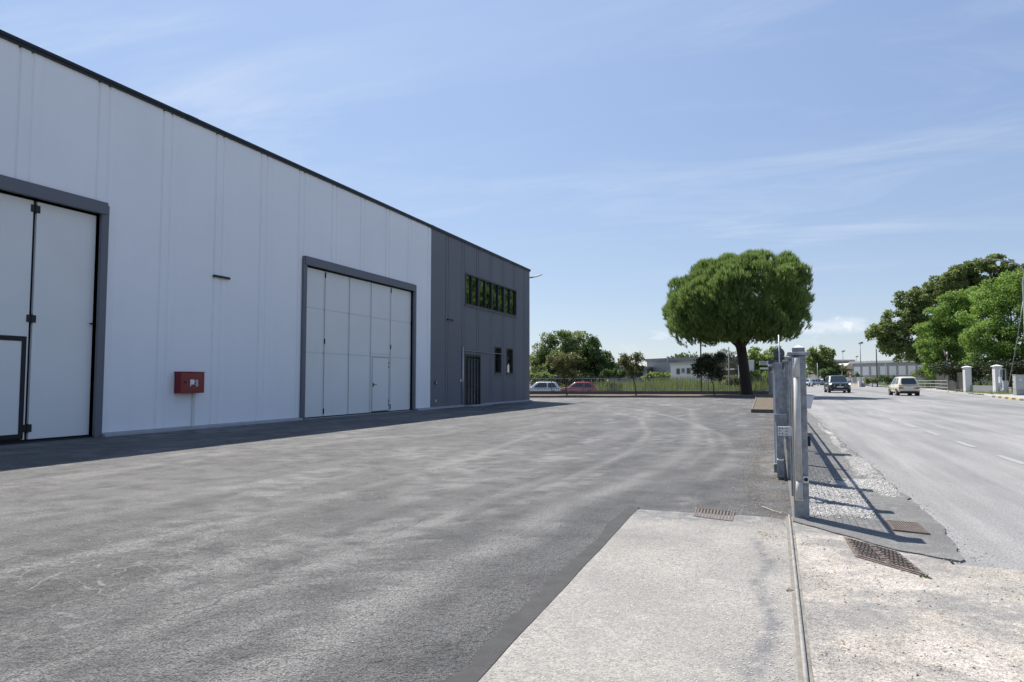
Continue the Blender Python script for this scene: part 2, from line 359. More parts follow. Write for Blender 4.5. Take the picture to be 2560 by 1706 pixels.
MAT = dict(
    yard=m_yard(), road=m_road(), apron=m_apron(), dust=m_dust(), walk=m_walk(),
    tar=pmat('tar_patch',(.050,.050,.050),.85,var=.35,scale=9,bump=.5,bscale=90),
    white_wall=m_wall('white_panel_paint',(.865,.880,.905),.02,.05), grey_wall=m_wall('grey_panel_paint',(.155,.162,.182),.05,.06),
    frame=pmat('grey_frame_steel',(.135,.143,.165),.5,0,.05,1.5), flash=pmat('dark_flashing',(.020,.023,.028),.45,.2,.1),
    leaf_door=pmat('white_door_sheet',(.76,.775,.765),.42,0,.03,.8), gasket=pmat('black_rubber_seal',(.012,.012,.013),.6),
    blackmetal=pmat('black_metal',(.015,.017,.018),.4,.2), plinth=pmat('plinth_concrete',(.33,.335,.34),.85,var=.15,scale=4,bump=.3),
    core=pmat('inner_wall_shell',(.30,.30,.30),.9), roof=pmat('roof_sheet',(.30,.31,.32),.6),
    red=pmat('red_enamel',(.20,.008,.012),.38,var=.08,coat=.2), paperwhite=pmat('white_print',(.8,.8,.8),.6,var=.03),
    galv=pmat('galvanised_steel',(.265,.285,.31),.5,.45,.32,16,dirt=((.16,.165,.165),.6)), galv_l=pmat('bright_galvanised',(.55,.57,.60),.4,.6,.15,12),
    rubber=pmat('beige_rubber_edge',(.50,.485,.455),.6,var=.14,scale=7,dirt=((.22,.21,.2),.6)), whitep=pmat('white_plastic',(.72,.73,.75),.45,var=.05),
    dark_sign=pmat('grey_sign_back',(.075,.082,.095),.6,.2,.1), iron=pmat('rusty_cast_iron',(.135,.108,.095),.75,.1,.3,14,bump=.4,bscale=70,dirt=((.30,.27,.24),.5)),
    irond=pmat('drain_void',(.022,.02,.019),.9), wirem=pmat('fence_wire',(.24,.25,.26),.5,.6),
    paint=pmat('worn_road_paint',(.295,.295,.29),.8,var=.12,scale=12,dirt=((.25,.25,.25),.9)),
    kerb=pmat('kerb_concrete',(.40,.39,.37),.9,var=.15,scale=5,bump=.3), kerb_y=pmat('kerb_yellow',(.56,.40,.13),.85,var=.15,scale=8,dirt=((.35,.3,.22),.7)),
    kerb_k=pmat('kerb_black',(.14,.14,.15),.85,var=.2,scale=8), pave=pmat('pavement_concrete',(.36,.35,.335),.9,var=.14,scale=2,bump=.3),
    soil=pmat('dry_soil',(.120,.092,.064),.95,var=.25,scale=4,bump=.8,bscale=25,dirt=((.15,.125,.09),.7)), bwall=pmat('low_wall_render',(.16,.15,.155),.85,var=.15,scale=2),
    picket=pmat('grey_picket_paint',(.22,.24,.25),.5,.3), ground=pmat('rough_ground',(.17,.155,.105),.95,var=.3,scale=.6,dirt=((.13,.16,.06),.8)),
    bark=pmat('pine_bark',(.045,.034,.028),.95,var=.4,scale=7,bump=1.0,bscale=16), bark2=pmat('grey_bark',(.10,.085,.07),.95,var=.3,scale=9,bump=.8,bscale=25),
    pine=m_leaf('pine_needles',(.108,.180,.046),(.215,.300,.088),.42), oak=m_leaf('oak_leaf',(.115,.165,.048),(.22,.275,.09),.42),
    locust=m_leaf('locust_leaf',(.145,.245,.040),(.24,.37,.078),.42), young=m_leaf('young_leaf',(.075,.090,.030),(.165,.170,.060),.3),
    plum=m_leaf('dark_leaf',(.030,.045,.020),(.065,.085,.032),.2), bush=m_leaf('bush_leaf',(.055,.10,.030),(.12,.185,.055),.3),
    fig=m_leaf('fig_leaf',(.12,.19,.045),(.23,.30,.085),.4), olive=m_leaf('olive_leaf',(.085,.095,.062),(.14,.15,.095),.2),
    grass=m_leaf('tall_grass',(.10,.15,.040),(.24,.28,.10),.35), dry=m_leaf('dry_litter',(.22,.13,.06),(.42,.30,.16),.2),
    pebble=pmat('limestone_chips',(.52,.505,.475),.85,var=.35,scale=60), grit=pmat('grey_grit',(.30,.295,.285),.85,var=.5,scale=90),
    conc=pmat('raw_concrete',(.34,.335,.325),.9,var=.12,scale=.7), concd=pmat('grey_render',(.24,.245,.25),.85,var=.1,scale=.6),
    bgwhite=pmat('white_render',(.72,.72,.71),.8,var=.05,scale=.5), brownroof=pmat('brown_cladding',(.20,.09,.06),.8), dkwin=pmat('dark_window_glass',(.03,.035,.04),.12,spec=.6),
    shutter=pmat('grey_shutter',(.20,.195,.19),.6,var=.06), cream=pmat('cream_render',(.62,.55,.40),.8), whitebrick=pmat('white_brick',(.70,.695,.68),.8,var=.08,scale=5),
    slat=pmat('dark_slat',(.035,.033,.030),.7,var=.3), railm=pmat('grey_rail_paint',(.42,.43,.44),.5,.3), cabinet=pmat('grey_cabinet_plastic',(.42,.43,.42),.6,var=.06,scale=2),
    sblue=pmat('sign_blue',(.03,.12,.42),.4), sgreen=pmat('sign_green',(.04,.28,.16),.4), sred=pmat('sign_red',(.48,.03,.03),.4), tyre=pmat('tyre_rubber',(.018,.018,.018),.8),
    rim=pmat('alloy_rim',(.45,.46,.48),.35,.8), dkplast=pmat('dark_bumper_plastic',(.022,.023,.024),.6), lampred=pmat('red_lamp_lens',(.30,.012,.014),.15,spec=.6,coat=.5),
    lampwhite=pmat('clear_lamp_lens',(.78,.80,.82),.12,spec=.7,coat=.6), amber=pmat('amber_lens',(.85,.30,.03),.2), plate=pmat('number_plate',(.70,.71,.72),.5,var=.04),
)
def m_glass():
    t = NT('tinted_window_glass'); t.fin((.29,.32,.335),.012,1.0,None,.5)
    return t.m
MAT['glass'] = m_glass()
def m_carglass():
    t = NT('car_glass'); t.fin((.020,.028,.032),.03,0,None,.5); t.b.inputs['IOR'].default_value = 1.7
    return t.m
MAT['cglass'] = m_carglass()
def carpaint(name, c, metal=0):
    t = NT(name); t.fin(c,.32,metal,None,.5,1.0); t.b.inputs['Coat Roughness'].default_value = .06
    return t.m
MAT['p_dark'] = carpaint('dark_green_grey_paint',(.018,.026,.028),.3); MAT['p_cream'] = carpaint('pale_cream_paint',(.74,.68,.52))
MAT['p_white'] = carpaint('white_paint',(.74,.75,.76)); MAT['p_red'] = carpaint('red_paint',(.38,.03,.05))

# ================================================================ SETTING
def grid_sheet(name, xs, ys, zf, mat, attrs=None, label=None, cat=None):
    xs, ys = np.array(xs), np.array(ys); X, Y = np.meshgrid(xs, ys); Z = zf(X, Y)
    v = np.stack([X, Y, Z], -1).reshape(-1, 3); nx, ny = len(xs), len(ys)
    i = np.arange((ny-1)*(nx-1)); r, c = i//(nx-1), i%(nx-1); a = r*nx + c
    f = np.stack([a, a+1, a+nx+1, a+nx], -1).astype(np.int32)
    me = bpy.data.meshes.new(name); me.vertices.add(len(v)); me.vertices.foreach_set('co', v.astype(np.float32).ravel())
    me.loops.add(f.size); me.loops.foreach_set('vertex_index', f.ravel()); me.polygons.add(len(f)); me.polygons.foreach_set('loop_start', np.arange(0, f.size, 4, dtype=np.int32))
    me.update(calc_edges=True); me.materials.append(mat)
    for k, fn in (attrs or {}).items():
        at = me.attributes.new(k, 'FLOAT', 'POINT'); at.data.foreach_set('value', np.clip(fn(X, Y), 0, 1).astype(np.float32).ravel())
    me.polygons.foreach_set('use_smooth', [True]*len(f))
    o = bpy.data.objects.new(name, me); COL.objects.link(o)
    return tag(o, label, cat, kind='structure')
def vnoise(X, Y, s, seed=0):
    r = np.random.default_rng(seed); T = r.random((64, 64))
    x = X*s; y = Y*s; xi = np.floor(x).astype(int); yi = np.floor(y).astype(int); u = x-xi; w = y-yi; u = u*u*(3-2*u); w = w*w*(3-2*w)
    g = lambda a, b: T[a % 64, b % 64]
    return g(xi,yi)*(1-u)*(1-w)+g(xi+1,yi)*u*(1-w)+g(xi,yi+1)*(1-u)*w+g(xi+1,yi+1)*u*w
def fbm(X, Y, s, seed=0, o=4):
    t = 0; a = .5; n = 0
    for k in range(o): t = t + a*vnoise(X, Y, s*2**k, seed+k); n += a; a *= .5
    return t/n
def pdist(X, Y, pts):
    d = np.full(X.shape, 1e9)
    for (x0,y0),(x1,y1) in zip(pts[:-1], pts[1:]):
        dx, dy = x1-x0, y1-y0; L2 = dx*dx+dy*dy
        t = np.clip(((X-x0)*dx+(Y-y0)*dy)/L2, 0, 1); d = np.minimum(d, np.hypot(X-x0-t*dx, Y-y0-t*dy))
    return d

# land all the way to the horizon; a lower lane lies beyond the yard's far wall
def land_z(X, Y):
    dep = X*_fh[0] + Y*_fh[1]; ac = X*_rt[0] + Y*_rt[1]
    low = np.clip((dep-58)/4, 0, 1) * np.clip((8.5-ac)/4, 0, 1) * np.clip((135-dep)/20, 0, 1)
    return -.06 - .58*low
e = np.concatenate([-np.geomspace(90, 3000, 14)[::-1], np.arange(-84, 85, 4), np.geomspace(90, 3000, 14)])
grid_sheet('ground', e, np.concatenate([-np.geomspace(10,3000,12)[::-1], np.arange(-4, 181, 4), np.geomspace(190,4000,16)]), land_z, MAT['ground'], None, 'rough open ground reaching to the horizon', 'ground')

TRK1 = [(-1.95,.5),(-1.87,2.44),(-1.86,3.6),(-1.83,6.1),(-1.53,7.7),(-1.37,10.5),(-1.5,14),(-1.86,17.7),(-3.2,28.3),(-6,36),(-9,40)]
TRK2 = [(-3.3,2),(-3.35,6.5),(-3.05,9.5),(-2.9,13),(-3.3,18),(-4.8,28),(-8,36)]
TRK3 = [(-5.2,1),(-5.6,8),(-5.4,16),(-6.3,26),(-9.5,34)]
def wear(X, Y):
    n = fbm(X, Y, 1.7, 3); n2 = fbm(X, Y, .6, 9)
    w = .95*np.exp(-(pdist(X,Y,TRK1)/.15)**2)*(.1+1.2*fbm(X,Y,3.3,19)) + .45*np.exp(-(pdist(X,Y,TRK2)/.17)**2)*n*1.3 + .35*np.exp(-(pdist(X,Y,TRK3)/.22)**2)*n*1.3
    w += .55*np.exp(-(pdist(X,Y,[(-1.3,7.6),(-.6,9.5),(-.45,13),(-.9,20)])/.15)**2)*n
    w += .45*np.clip((n2-.5)*5, 0, 1)*np.clip((fbm(X,Y,5.5,21)-.45)*5,0,1)
    for arc in ([(-.75,8.2),(-.62,11),(-1.05,15),(-2.6,21),(-5.2,27),(-8,31)],[(-1.15,9.2),(-1.0,12),(-1.5,16.5),(-3.2,22.5),(-6,28.5)],[(-2.3,7.0),(-2.2,11),(-2.6,15),(-3.9,21),(-6.6,27)],[(-4.4,2.2),(-4.1,5),(-4.2,9),(-5,15)],[(-2.75,1.6),(-2.65,4.5),(-2.5,8)]):
        w += .85*np.exp(-(pdist(X,Y,arc)/.075)**2)*(.15+1.1*fbm(X,Y,2.3,29))
    w += .75*np.clip((fbm(X*2.2,Y*.55,1.1,55)-.51)*7,0,1)*np.clip((fbm(X,Y,7,56)-.42)*5,0,1)
    w += .5*np.clip(1-np.abs(X+.05)/.16,0,1)*np.clip(fbm(X,Y,3,5)*2-.55,0,1)
    return w
def crack(X, Y):
    c = 1.15*np.exp(-((X+3.6)/1.5)**2-((Y-3.0)/1.7)**2) + .55*np.clip((fbm(X,Y,.5,33)-.5)*6,0,1)
    return c*(.35+.9*fbm(X,Y,1.5,37))
def dirt(X, Y):
    d = .9*np.clip((fbm(X,Y,1.3,41)-.5)*4,0,1)*np.clip(1-np.abs(X+.45)/.75,0,1)*(Y>6.3)
    d += .5*np.clip((fbm(X,Y,.8,51)-.57)*5,0,1)
    return d
grid_sheet('yard_surface', np.concatenate([np.arange(-42,-13,2.), np.arange(-13,-6,.12), np.arange(-6,.05,.07), [.05,.09,.125]]),
           np.concatenate([np.arange(-9,.9,.6), np.arange(.9,12,.07), np.arange(12,24,.12), np.arange(24,62,.5)]),
           lambda X, Y: .006*(fbm(X,Y,.5,77)-.5), MAT['yard'], {'wear':wear,'dirt':dirt,'crack':crack}, 'grey weathered asphalt yard with pale tyre tracks', 'yard')
# strip of newer tar between yard and concrete
def ragged(a, b, n, amp, seed):
    r = np.random.default_rng(seed); out = []
    rv = np.convolve(r.random(n+7)-.5, [.12,.2,.36,.2,.12], 'same')[3:n+4]*2.2
    for i in range(n+1):
        t = i/n; x = a[0]+(b[0]-a[0])*t; y = a[1]+(b[1]-a[1])*t; L = math.hypot(b[0]-a[0],b[1]-a[1])
        nx, ny = -(b[1]-a[1])/L, (b[0]-a[0])/L; k = rv[i]*2*amp
        out.append((x+nx*k, y+ny*k))
    return out
def sheet(name, poly, z, mat, label, cat, attrs=None, thick=.06, cell=.06):
    """flat sheet with a ragged outline and a skirt"""
    m = MB(); m.prism(poly, z-thick, z); o = m.build(name, mat); return tag(o, label, cat, kind='structure')
tarpoly = ragged((-1.085,-1.5),(-1.275,6.25),110,.022,1) + [(-1.165,6.21)] + ragged((-1.165,6.2),(-.99,-1.5),60,.003,2)[1:]
sheet('tar_strip', tarpoly, .008, MAT['tar'], 'smooth dark tar strip along the edge of the pale concrete', 'tar strip')
# exposed aggregate concrete inside the gate
def apron_dark(X, Y):
    d = np.exp(-(pdist(X,Y,[(-.16,2.2),(-.10,2.9),(-.02,3.5),(-.12,4.2),(-.05,4.6),(-.15,5.3)])/.035)**2)
    d += .8*np.clip((Y-5.62+.3*(fbm(X,Y,2,61)-.5))/.35,0,1)
    return d + .25*np.clip((fbm(X,Y,2.2,62)-.5)*4,0,1)
def apron_z(X, Y):
    return .005 + .004*(fbm(X,Y,1.5,5)-.5) - .05*((Y > 6.16 + .06*(fbm(X,Y,5,8)-.5)))
grid_sheet('concrete_apron', np.append(np.arange(-1.085,.06,.04), .06), np.arange(-2,6.3,.04), apron_z, MAT['apron'], {'dark':apron_dark}, 'pale exposed aggregate concrete apron inside the gate', 'concrete apron')
ap = bpy.data.objects['concrete_apron']                     # its inner edge runs slightly askew, following the tar strip
for vtx in ap.data.vertices:
    xl = -1.168+(6.2-vtx.co.y)*.0226; vtx.co.x = .06+(vtx.co.x-.06)*(.06-xl)/1.145
def dust_dark(X, Y):
    return .9*np.exp(-((X-.42)/.12)**2-((Y-3.9)/.35)**2) + .7*np.clip((fbm(X,Y,2.4,71)-.5)*4,0,1) + .6*np.exp(-((Y-5.75)/.25)**2)*np.exp(-((X-.3)/.2)**2)
grid_sheet('forecourt', np.arange(.10,3.2,.05), np.arange(-3,6.2,.05), lambda X, Y: .004+.006*(fbm(X,Y,1.1,6)-.5) - .05*((Y > 5.02) & (X > 1.02)), MAT['dust'], {'dark':dust_dark}, 'dusty whitish forecourt outside the gate track', 'forecourt')

# the road and its right-hand kerb line
KERB = [(9.6,-30),(10.4,8),(12.9,45.7),(14.9,69.2),(16.9,101),(17.4,130),(18,180),(20,320)]
def kx(y):
    for (x0,y0),(x1,y1) in zip(KERB[:-1],KERB[1:]):
        if y <= y1: return x0+(x1-x0)*(y-y0)/(y1-y0)
    return KERB[-1][0]
def road_sheet():
    ys = np.concatenate([np.arange(-30,4.9,2.), np.arange(4.95,20,.25), np.arange(20,130,2.), np.arange(130,330,10.)])
    nx = 90; X = np.zeros((len(ys),nx)); Y = np.zeros_like(X)
    for i, y in enumerate(ys):
        xl = 1.02 if y < 130 else -8
        X[i] = xl + (kx(y)-xl)*np.linspace(0,1,nx)**1.15; Y[i] = y
    Z = .002 + 0*X + .0*Y
    v = np.stack([X,Y,Z],-1).reshape(-1,3); ny = len(ys); idx = np.arange((ny-1)*(nx-1)); r, c = idx//(nx-1), idx%(nx-1); a = r*nx+c
    f = np.stack([a,a+1,a+nx+1,a+nx],-1).tolist()
    me = bpy.data.meshes.new('road'); me.from_pydata(v.tolist(),[],f); me.materials.append(MAT['road'])
    dk = .85*np.exp(-((X-kx(40)+3.2+.0*Y)/.9)**2)*np.clip((Y-15)/20,0,1)*.6 + .5*np.clip((fbm(X,Y,.35,81)-.55)*5,0,1)*.5
    dk += .7*np.clip(1-np.abs(X-1.25-.15*(Y-5))/.35,0,1)*np.clip(1-(Y-5)/2,0,1)*np.clip(fbm(X,Y,2,82)*2-.4,0,1)
    at = me.attributes.new('dark','FLOAT','POINT'); at.data.foreach_set('value',np.clip(dk,0,1).astype(np.float32).ravel())
    o = bpy.data.objects.new('road',me); COL.objects.link(o); WLOC['road'] = (0,0,0)
    return tag(o,'wide light grey asphalt road running away on the right','road',kind='structure')
road = road_sheet()
for i in range(8):
    y0 = 8.6 + i*2.62; m = MB(); poly = ragged((3.10,y0),(3.10,y0+1.25),7,.012,100+i)[::-1] + ragged((3.21,y0),(3.21,y0+1.25),7,.012,200+i)
    m.add([(x,y,.006) for x,y in poly], [tuple(range(len(poly)))[::-1]]); m.build('lane_dash', MAT['paint'], road)
m = MB()
ey = np.arange(30,130,3.)
m.add([(kx(y)-.62,y,.006) for y in ey]+[(kx(y)-.50,y,.006) for y in ey], [(i,len(ey)+i,len(ey)+i+1,i+1) for i in range(len(ey)-1)])
m.build('edge_line', MAT['paint'], road)
m = MB(); m.box((1.35,39.5,.002),(5.6,39.9,.0055)); m.build('stop_line', MAT['paint'], road)

# footway between fence and road, broken edge
fw = [(.11,6.02)] + ragged((.14,6.0),(.70,5.29),24,.012,11) + ragged((.74,5.26),(1.06,5.07),14,.012,12) + ragged((1.09,5.12),(1.2,6.3),30,.018,13) + ragged((1.2,6.35),(1.17,7.5),30,.018,14) + ragged((1.18,7.6),(1.12,15),120,.025,15) + ragged((1.12,15.2),(1.08,56),120,.03,16) + [(.11,56)]
def footway():
    # raster of small cells inside the ragged outline so that the dusty zones can be told apart
    m = MB(); m.prism(fw, -.08, .016); o = m.build('footway', MAT['walk'])
    return tag(o, 'narrow asphalt footway with a broken edge between fence and road','footway',kind='structure')
footway()
def gravel_mask(X, Y):
    a = np.exp(-(np.maximum(0,np.abs(X-.50)-.20)/.06)**2)*np.exp(-(np.maximum(0,np.abs(Y-7.2)-.75)/.15)**2)
    cx = 1.04+.03*np.sin(Y*1.3); b = np.exp(-((X-cx)/(.07+.07*np.exp(-((Y-9.5)/1.8)**2)))**2)*(Y>7.6)*np.clip((22-Y)/9,0,1)
    c = np.exp(-((X-.85)/.25)**2)*np.exp(-((Y-8.35)/.45)**2)
    return np.clip(np.maximum(np.maximum(a,b),c)*np.clip(3.2*fbm(X,Y,3.6,91)-.75,.05,1.15),0,1)
grid_sheet('gravel_bed', np.arange(.25,1.16,.03), np.concatenate([np.arange(6.25,12,.04), np.arange(12,26,.12)]),
           lambda X, Y: .0168+.003*fbm(X,Y,6,7)-.03*(gravel_mask(X,Y)<.18), MAT['walk'], {'dust':lambda X,Y: gravel_mask(X,Y)*1.2}, 'pale gravel dust lying over the footway', 'gravel')

# far pavement on the right with kerbstones
m = MB(); ys = list(np.arange(-30,60,6.))+list(np.arange(60,330,10.))
m.add([(kx(y)+.16,y,.115) for y in ys]+[(kx(y)+3.3,y,.115) for y in ys]+[(kx(y)+.16,y,-.1) for y in ys], [(i,len(ys)+i,len(ys)+i+1,i+1) for i in range(len(ys)-1)])
tag(m.build('pavement',MAT['pave']),'pale concrete pavement on the far side of the road','pavement',kind='structure')
pk = bpy.data.objects['pavement']
y = 20.; i = 0
while y < 118:
    L = 1.0 if y < 60 else 2.5
    x0, x1 = kx(y), kx(y+L-.012); m = MB(); painted = y < 54.2
    m.prism([(x0,y),(x0+.16,y),(x1+.16,y+L-.012),(x1,y+L-.012)], -.05, .12 if y < 57.5 or y > 63.5 else .05)
    m.build('kerb_stone', (MAT['kerb_y'] if i % 2 else MAT['kerb_k']) if painted else MAT['kerb'], pk, bevel=.012, seg=1); y += L; i += 1

MAT['bedkerb'] = pmat('shade_toned_kerb',(.15,.13,.105),.9,var=.2,scale=5)  # dark brown all over: the shade on the kerb's front is put into the colour
# soil bed along the far wall and the fence, with a concrete kerb
A = lambda a, d: P(a, d)
bed = [A(1290,45.6), A(1890,45.6), A(1888,36), (-.78,25.8), (-.08,25.8), (-.08,55.4), A(1932,52.2), A(1290,52.2)]
m = MB(); m.prism(bed, -.05, .10)
tag(m.build('soil_bed',MAT['soil']),'raised bed of dry brown soil under the pine and along the wall','soil bed',kind='structure')
m = MB()
edge = [A(1290,45.6), A(1888,45.6), A(1886,36), (-.80,25.78), (-.08,25.78)]
for (x0,y0),(x1,y1) in zip(edge[:-1],edge[1:]):
    L = math.hypot(x1-x0,y1-y0); n = max(1,round(L/1.0))
    for k in range(n):
        t0, t1 = (k+.01)/n, (k+.99)/n; a = Vector((x0+(x1-x0)*t0,y0+(y1-y0)*t0)); b = Vector((x0+(x1-x0)*t1,y0+(y1-y0)*t1)); d = (b-a).normalized(); q = Vector((d.y,-d.x))*.03
        mm = MB(); mm.prism([tuple(a+q),tuple(b+q),tuple(b-q),tuple(a-q)],-.05,.125); mm.build('kerb_stone',MAT['bedkerb'],bpy.data.objects['soil_bed'])

# ================================================================ WAREHOUSE
WX = -12.9
wh = thing('warehouse','long white precast warehouse with a dark grey office end and folding doors','warehouse',(WX,20,0))
DOOR1 = (3.9,9.90,0,4.56); DOOR2 = (16.50,22.92,0,4.56)
OPEN = [DOOR1, DOOR2, (27.66,34.13,4.55,5.98), (27.66,29.38,0,2.33), (31.12,31.97,1.49,2.81), (32.73,33.60,1.49,2.81)]
H1 = 7.32
def prof(y0, plain=False):
    # (offset along, depth) of one cast panel: groove, flat rib, groove, shallow step, broad face
    if plain: return [(0,0)]
    return [(0,-.034),(.014,-.034),(.036,-.034),(.060,0),(.222,0),(.240,-.028),(.274,-.028),(.296,0),(.455,0),(.462,-.006),(.480,-.006),(.487,0)]
def panel(y0, y1, mat, plain=False):
    pr = [(y0+a, d) for a, d in prof(y0, plain) if y0+a < y1-.02] + [(y1-.010,0),(y1,-.03)]
    cuts = sorted({y0,y1}|{c for o in OPEN for c in o[:2] if y0 < c < y1})
    def dep(y):
        for (a,d),(b,e_) in zip(pr[:-1],pr[1:]):
            if a <= y <= b: return d+(e_-d)*(y-a)/max(1e-6,b-a)
        return 0
    m = MB()
    for ya, yb in zip(cuts[:-1],cuts[1:]):
        mid = (ya+yb)/2; zs = [(0.0,H1)]
        for o in OPEN:
            if o[0] < mid < o[1]:
                nz = []
                for a, b in zs:
                    if o[3] <= a or o[2] >= b: nz.append((a,b)); continue
                    if o[2] > a: nz.append((a,o[2]))
                    if o[3] < b: nz.append((o[3],b))
                zs = nz
        pts = [(ya,dep(ya))]+[p for p in pr if ya < p[0] < yb]+[(yb,dep(yb))]
        for a, b in zs:
            if b-a < .02: continue
            poly = [(WX+d,y) for y,d in pts]+[(WX-.18,yb),(WX-.18,ya)]
            m.prism(poly, a, b)
    return m.build('wall_panel', mat, wh)
bays = [8.18+1.592*k for k in range(-8,18)]
white_edges = [b for b in bays if b < 24.2]+[24.40]
for a, b in zip(white_edges[:-1],white_edges[1:]): panel(a,b,MAT['white_wall'])
grey = [24.405]+[b for b in bays if b > 25]+[36.28]
for i,(a,b) in enumerate(zip(grey[:-1],grey[1:])): panel(a,b,MAT['grey_wall'],plain=(i==0))
# end wall facing the far lane, body shell and roof
m = MB()
for k in range(14):
    m = MB(); x1 = WX-.19-k*1.6; m.box((x1-1.57,36.10,0),(x1,36.28,H1)); m.build('wall_panel',MAT['grey_wall'],wh)
m = MB(); m.box((WX-24,-4.6,.0),(WX-.28,36.05,H1-.05)); m.build('inner_shell',MAT['core'],wh)
m = MB(); m.box((WX-24,-4.6,H1-.03),(WX-.02,36.2,H1+.02)); m.build('roof',MAT['roof'],wh)
ry = [-4.56,1.6,7.6,12.0,12.32,18.2,24.3,24.6,30.4,36.32]
for a, b in zip(ry[:-1],ry[1:]):
    m = MB(); big = b-a < .5; e2 = .004 if big else 0
    m.box((WX-.20,a+.004,H1-.01-e2),(WX+.045+e2,b-.004,H1+.045)); m.box((WX-.20,a+.004,H1+.047),(WX+.062+e2,b-.004,H1+.112+e2)); m.build('roof_flashing',MAT['flash'],wh)
m = MB(); m.box((WX-23,36.09,H1+.012),(WX-.22,36.33,H1+.112)); m.build('roof_flashing',MAT['flash'],wh)
# plinth strips
for a, b in ((-4.4,3.6),(10.06,16.30),(23.15,24.40),(24.42,27.30),(29.55,36.30)):
    m = MB(); m.add([(WX-.02,a,-.02),(WX+.17,a,-.02),(WX+.15,a,.045),(WX+.012,a,.075),(WX-.02,b,-.02),(WX+.17,b,-.02),(WX+.15,b,.045),(WX+.012,b,.075)],
              [(0,1,2,3)[::-1],(4,5,6,7),(1,5,6,2),(2,6,7,3),(0,4,5,1),(3,7,4,0)]); m.build('plinth',MAT['plinth'],wh)

def folding_door(y0, y1, leaves, ped, hinges_at, flush):
    ztop = 4.56; fr = MB(); w = .16
    # steel surround standing proud of the wall: two jambs, a deeper lintel
    fr.box((WX-.16,y0-w,0),(WX+.075,y0,ztop+.20)); fr.box((WX-.16,y1,0),(WX+.075,y1+w,ztop+.20))
    fr.box((WX-.16,y0-w+.05,ztop),(WX+.10,y1+w-.05,ztop+.25))
    door = fr.build('folding_door',MAT['frame'],wh,bevel=.006,seg=1)
    m = MB(); m.box((WX-.20,y0,0.01),(WX-.15,y1,ztop)); m.build('backing',MAT['gasket'],door)
    m = MB(); m.box((WX-.14,y0,-.01),(WX+.04,y1,.018)); m.build('threshold',MAT['plinth'] if flush else MAT['gasket'],door)
    xf = WX-.075; g = .022 if flush else .034
    for i,(a,b) in enumerate(zip(leaves[:-1],leaves[1:])):
        m = MB()
        holes = [ped] if ped and a < (ped[0]+ped[1])/2 < b else []
        if not holes: m.box((xf-.06,a+g,.05),(xf,b-g,ztop-.035))
        else:
            p = holes[0]; m.box((xf-.06,a+g,.05),(xf,p[0]-.005,ztop-.035)); m.box((xf-.06,p[1]+.005,.05),(xf,b-g,ztop-.035)); m.box((xf-.06,p[0]-.005,p[2]+.005),(xf,p[1]+.005,ztop-.035))
        m.build('door_leaf',MAT['leaf_door'],door,bevel=.004,seg=1)
        if flush:
            for zz in (1.985,3.33):
                if holes and zz < ped[2]+.06: zz = ped[2]+.10
                mm = MB(); mm.box((xf,a+g+.01,zz-.022),(xf+.004,b-g-.01,zz+.022)); mm.build('sheet_joint',MAT['leaf_joint'],door)
            mm = MB(); mm.box((xf,b-g-.055,.055),(xf+.004,b-g-.004,ztop-.04)); mm.build('edge_trim',MAT['leaf_joint'],door)
    if ped:
        y0p,y1p,zt = ped; m = MB(); k = .03 if flush else .085
        m.box((xf-.05,y0p,.075),(xf+.012,y0p+k,zt)); m.box((xf-.05,y1p-k,.075),(xf+.012,y1p,zt)); m.box((xf-.05,y0p+k,zt-k),(xf+.012,y1p-k,zt)); m.box((xf-.05,y0p+k,.075),(xf+.012,y1p-k,.075+k))
        m.build('pedestrian_door_frame',MAT['leaf_edge'] if flush else MAT['gasket'],door)
        m = MB(); m.box((xf-.04,y0p+k,.075+k),(xf+.004,y1p-k,zt-k)); m.build('pedestrian_door',MAT['leaf_door'],door)
        m = MB(); hy = y0p+k+.05; m.box((xf,hy-.02,.93),(xf+.02,hy+.02,1.06)); m.tube([(xf+.02,hy,1.0),(xf+.06,hy,1.0),(xf+.06,hy+.14,1.0)],.011,6); m.build('door_handle',MAT['blackmetal'],door)
        if flush:
            for zz in (.28,.42,1.62,1.76): m = MB(); m.box((xf,y1p-.05,zz-.035),(xf+.022,y1p-.028,zz+.035)); m.build('hinge',MAT['blackmetal'],door)
    for yh in hinges_at:
        for zz in ((.26,2.30,4.38) if not flush else (.20,2.35,4.40)):
            m = MB(); s_ = .085 if not flush else .022
            m.box((xf-.002,yh-s_,zz-.07),(xf+.014,yh+s_,zz+.07)); m.tube([(xf+.016,yh,zz-.085),(xf+.016,yh,zz+.085)],.016,8)
            m.build('hinge',MAT['blackmetal'],door)
    return door
MAT['leaf_joint'] = pmat('pale_joint_trim',(.66,.67,.66),.5,var=.04)
MAT['leaf_edge'] = pmat('pale_grey_trim',(.45,.455,.445),.5,var=.05)
d1 = folding_door(DOOR1[0],DOOR1[1],[3.92,5.05,6.24,7.43,8.645,9.918],(7.72,8.575,1.955),[8.645,6.24],False)
tag(d1,'tall folding door with black seals and wide black hinges')
m = MB(); m.box((WX-.075,9.84,2.28),(WX-.03,9.88,2.31)); m.tube([(WX-.04,9.86,2.295),(WX-.02,9.78,2.295)],.012,6); m.build('bolt',MAT['blackmetal'],d1)
d2 = folding_door(DOOR2[0],DOOR2[1],[16.485,17.56,18.87,20.16,21.45,22.932],(20.25,21.37,1.975),[17.56,21.45],True)
tag(d2,'five leaf folding door with horizontal sheet joints and a wicket')

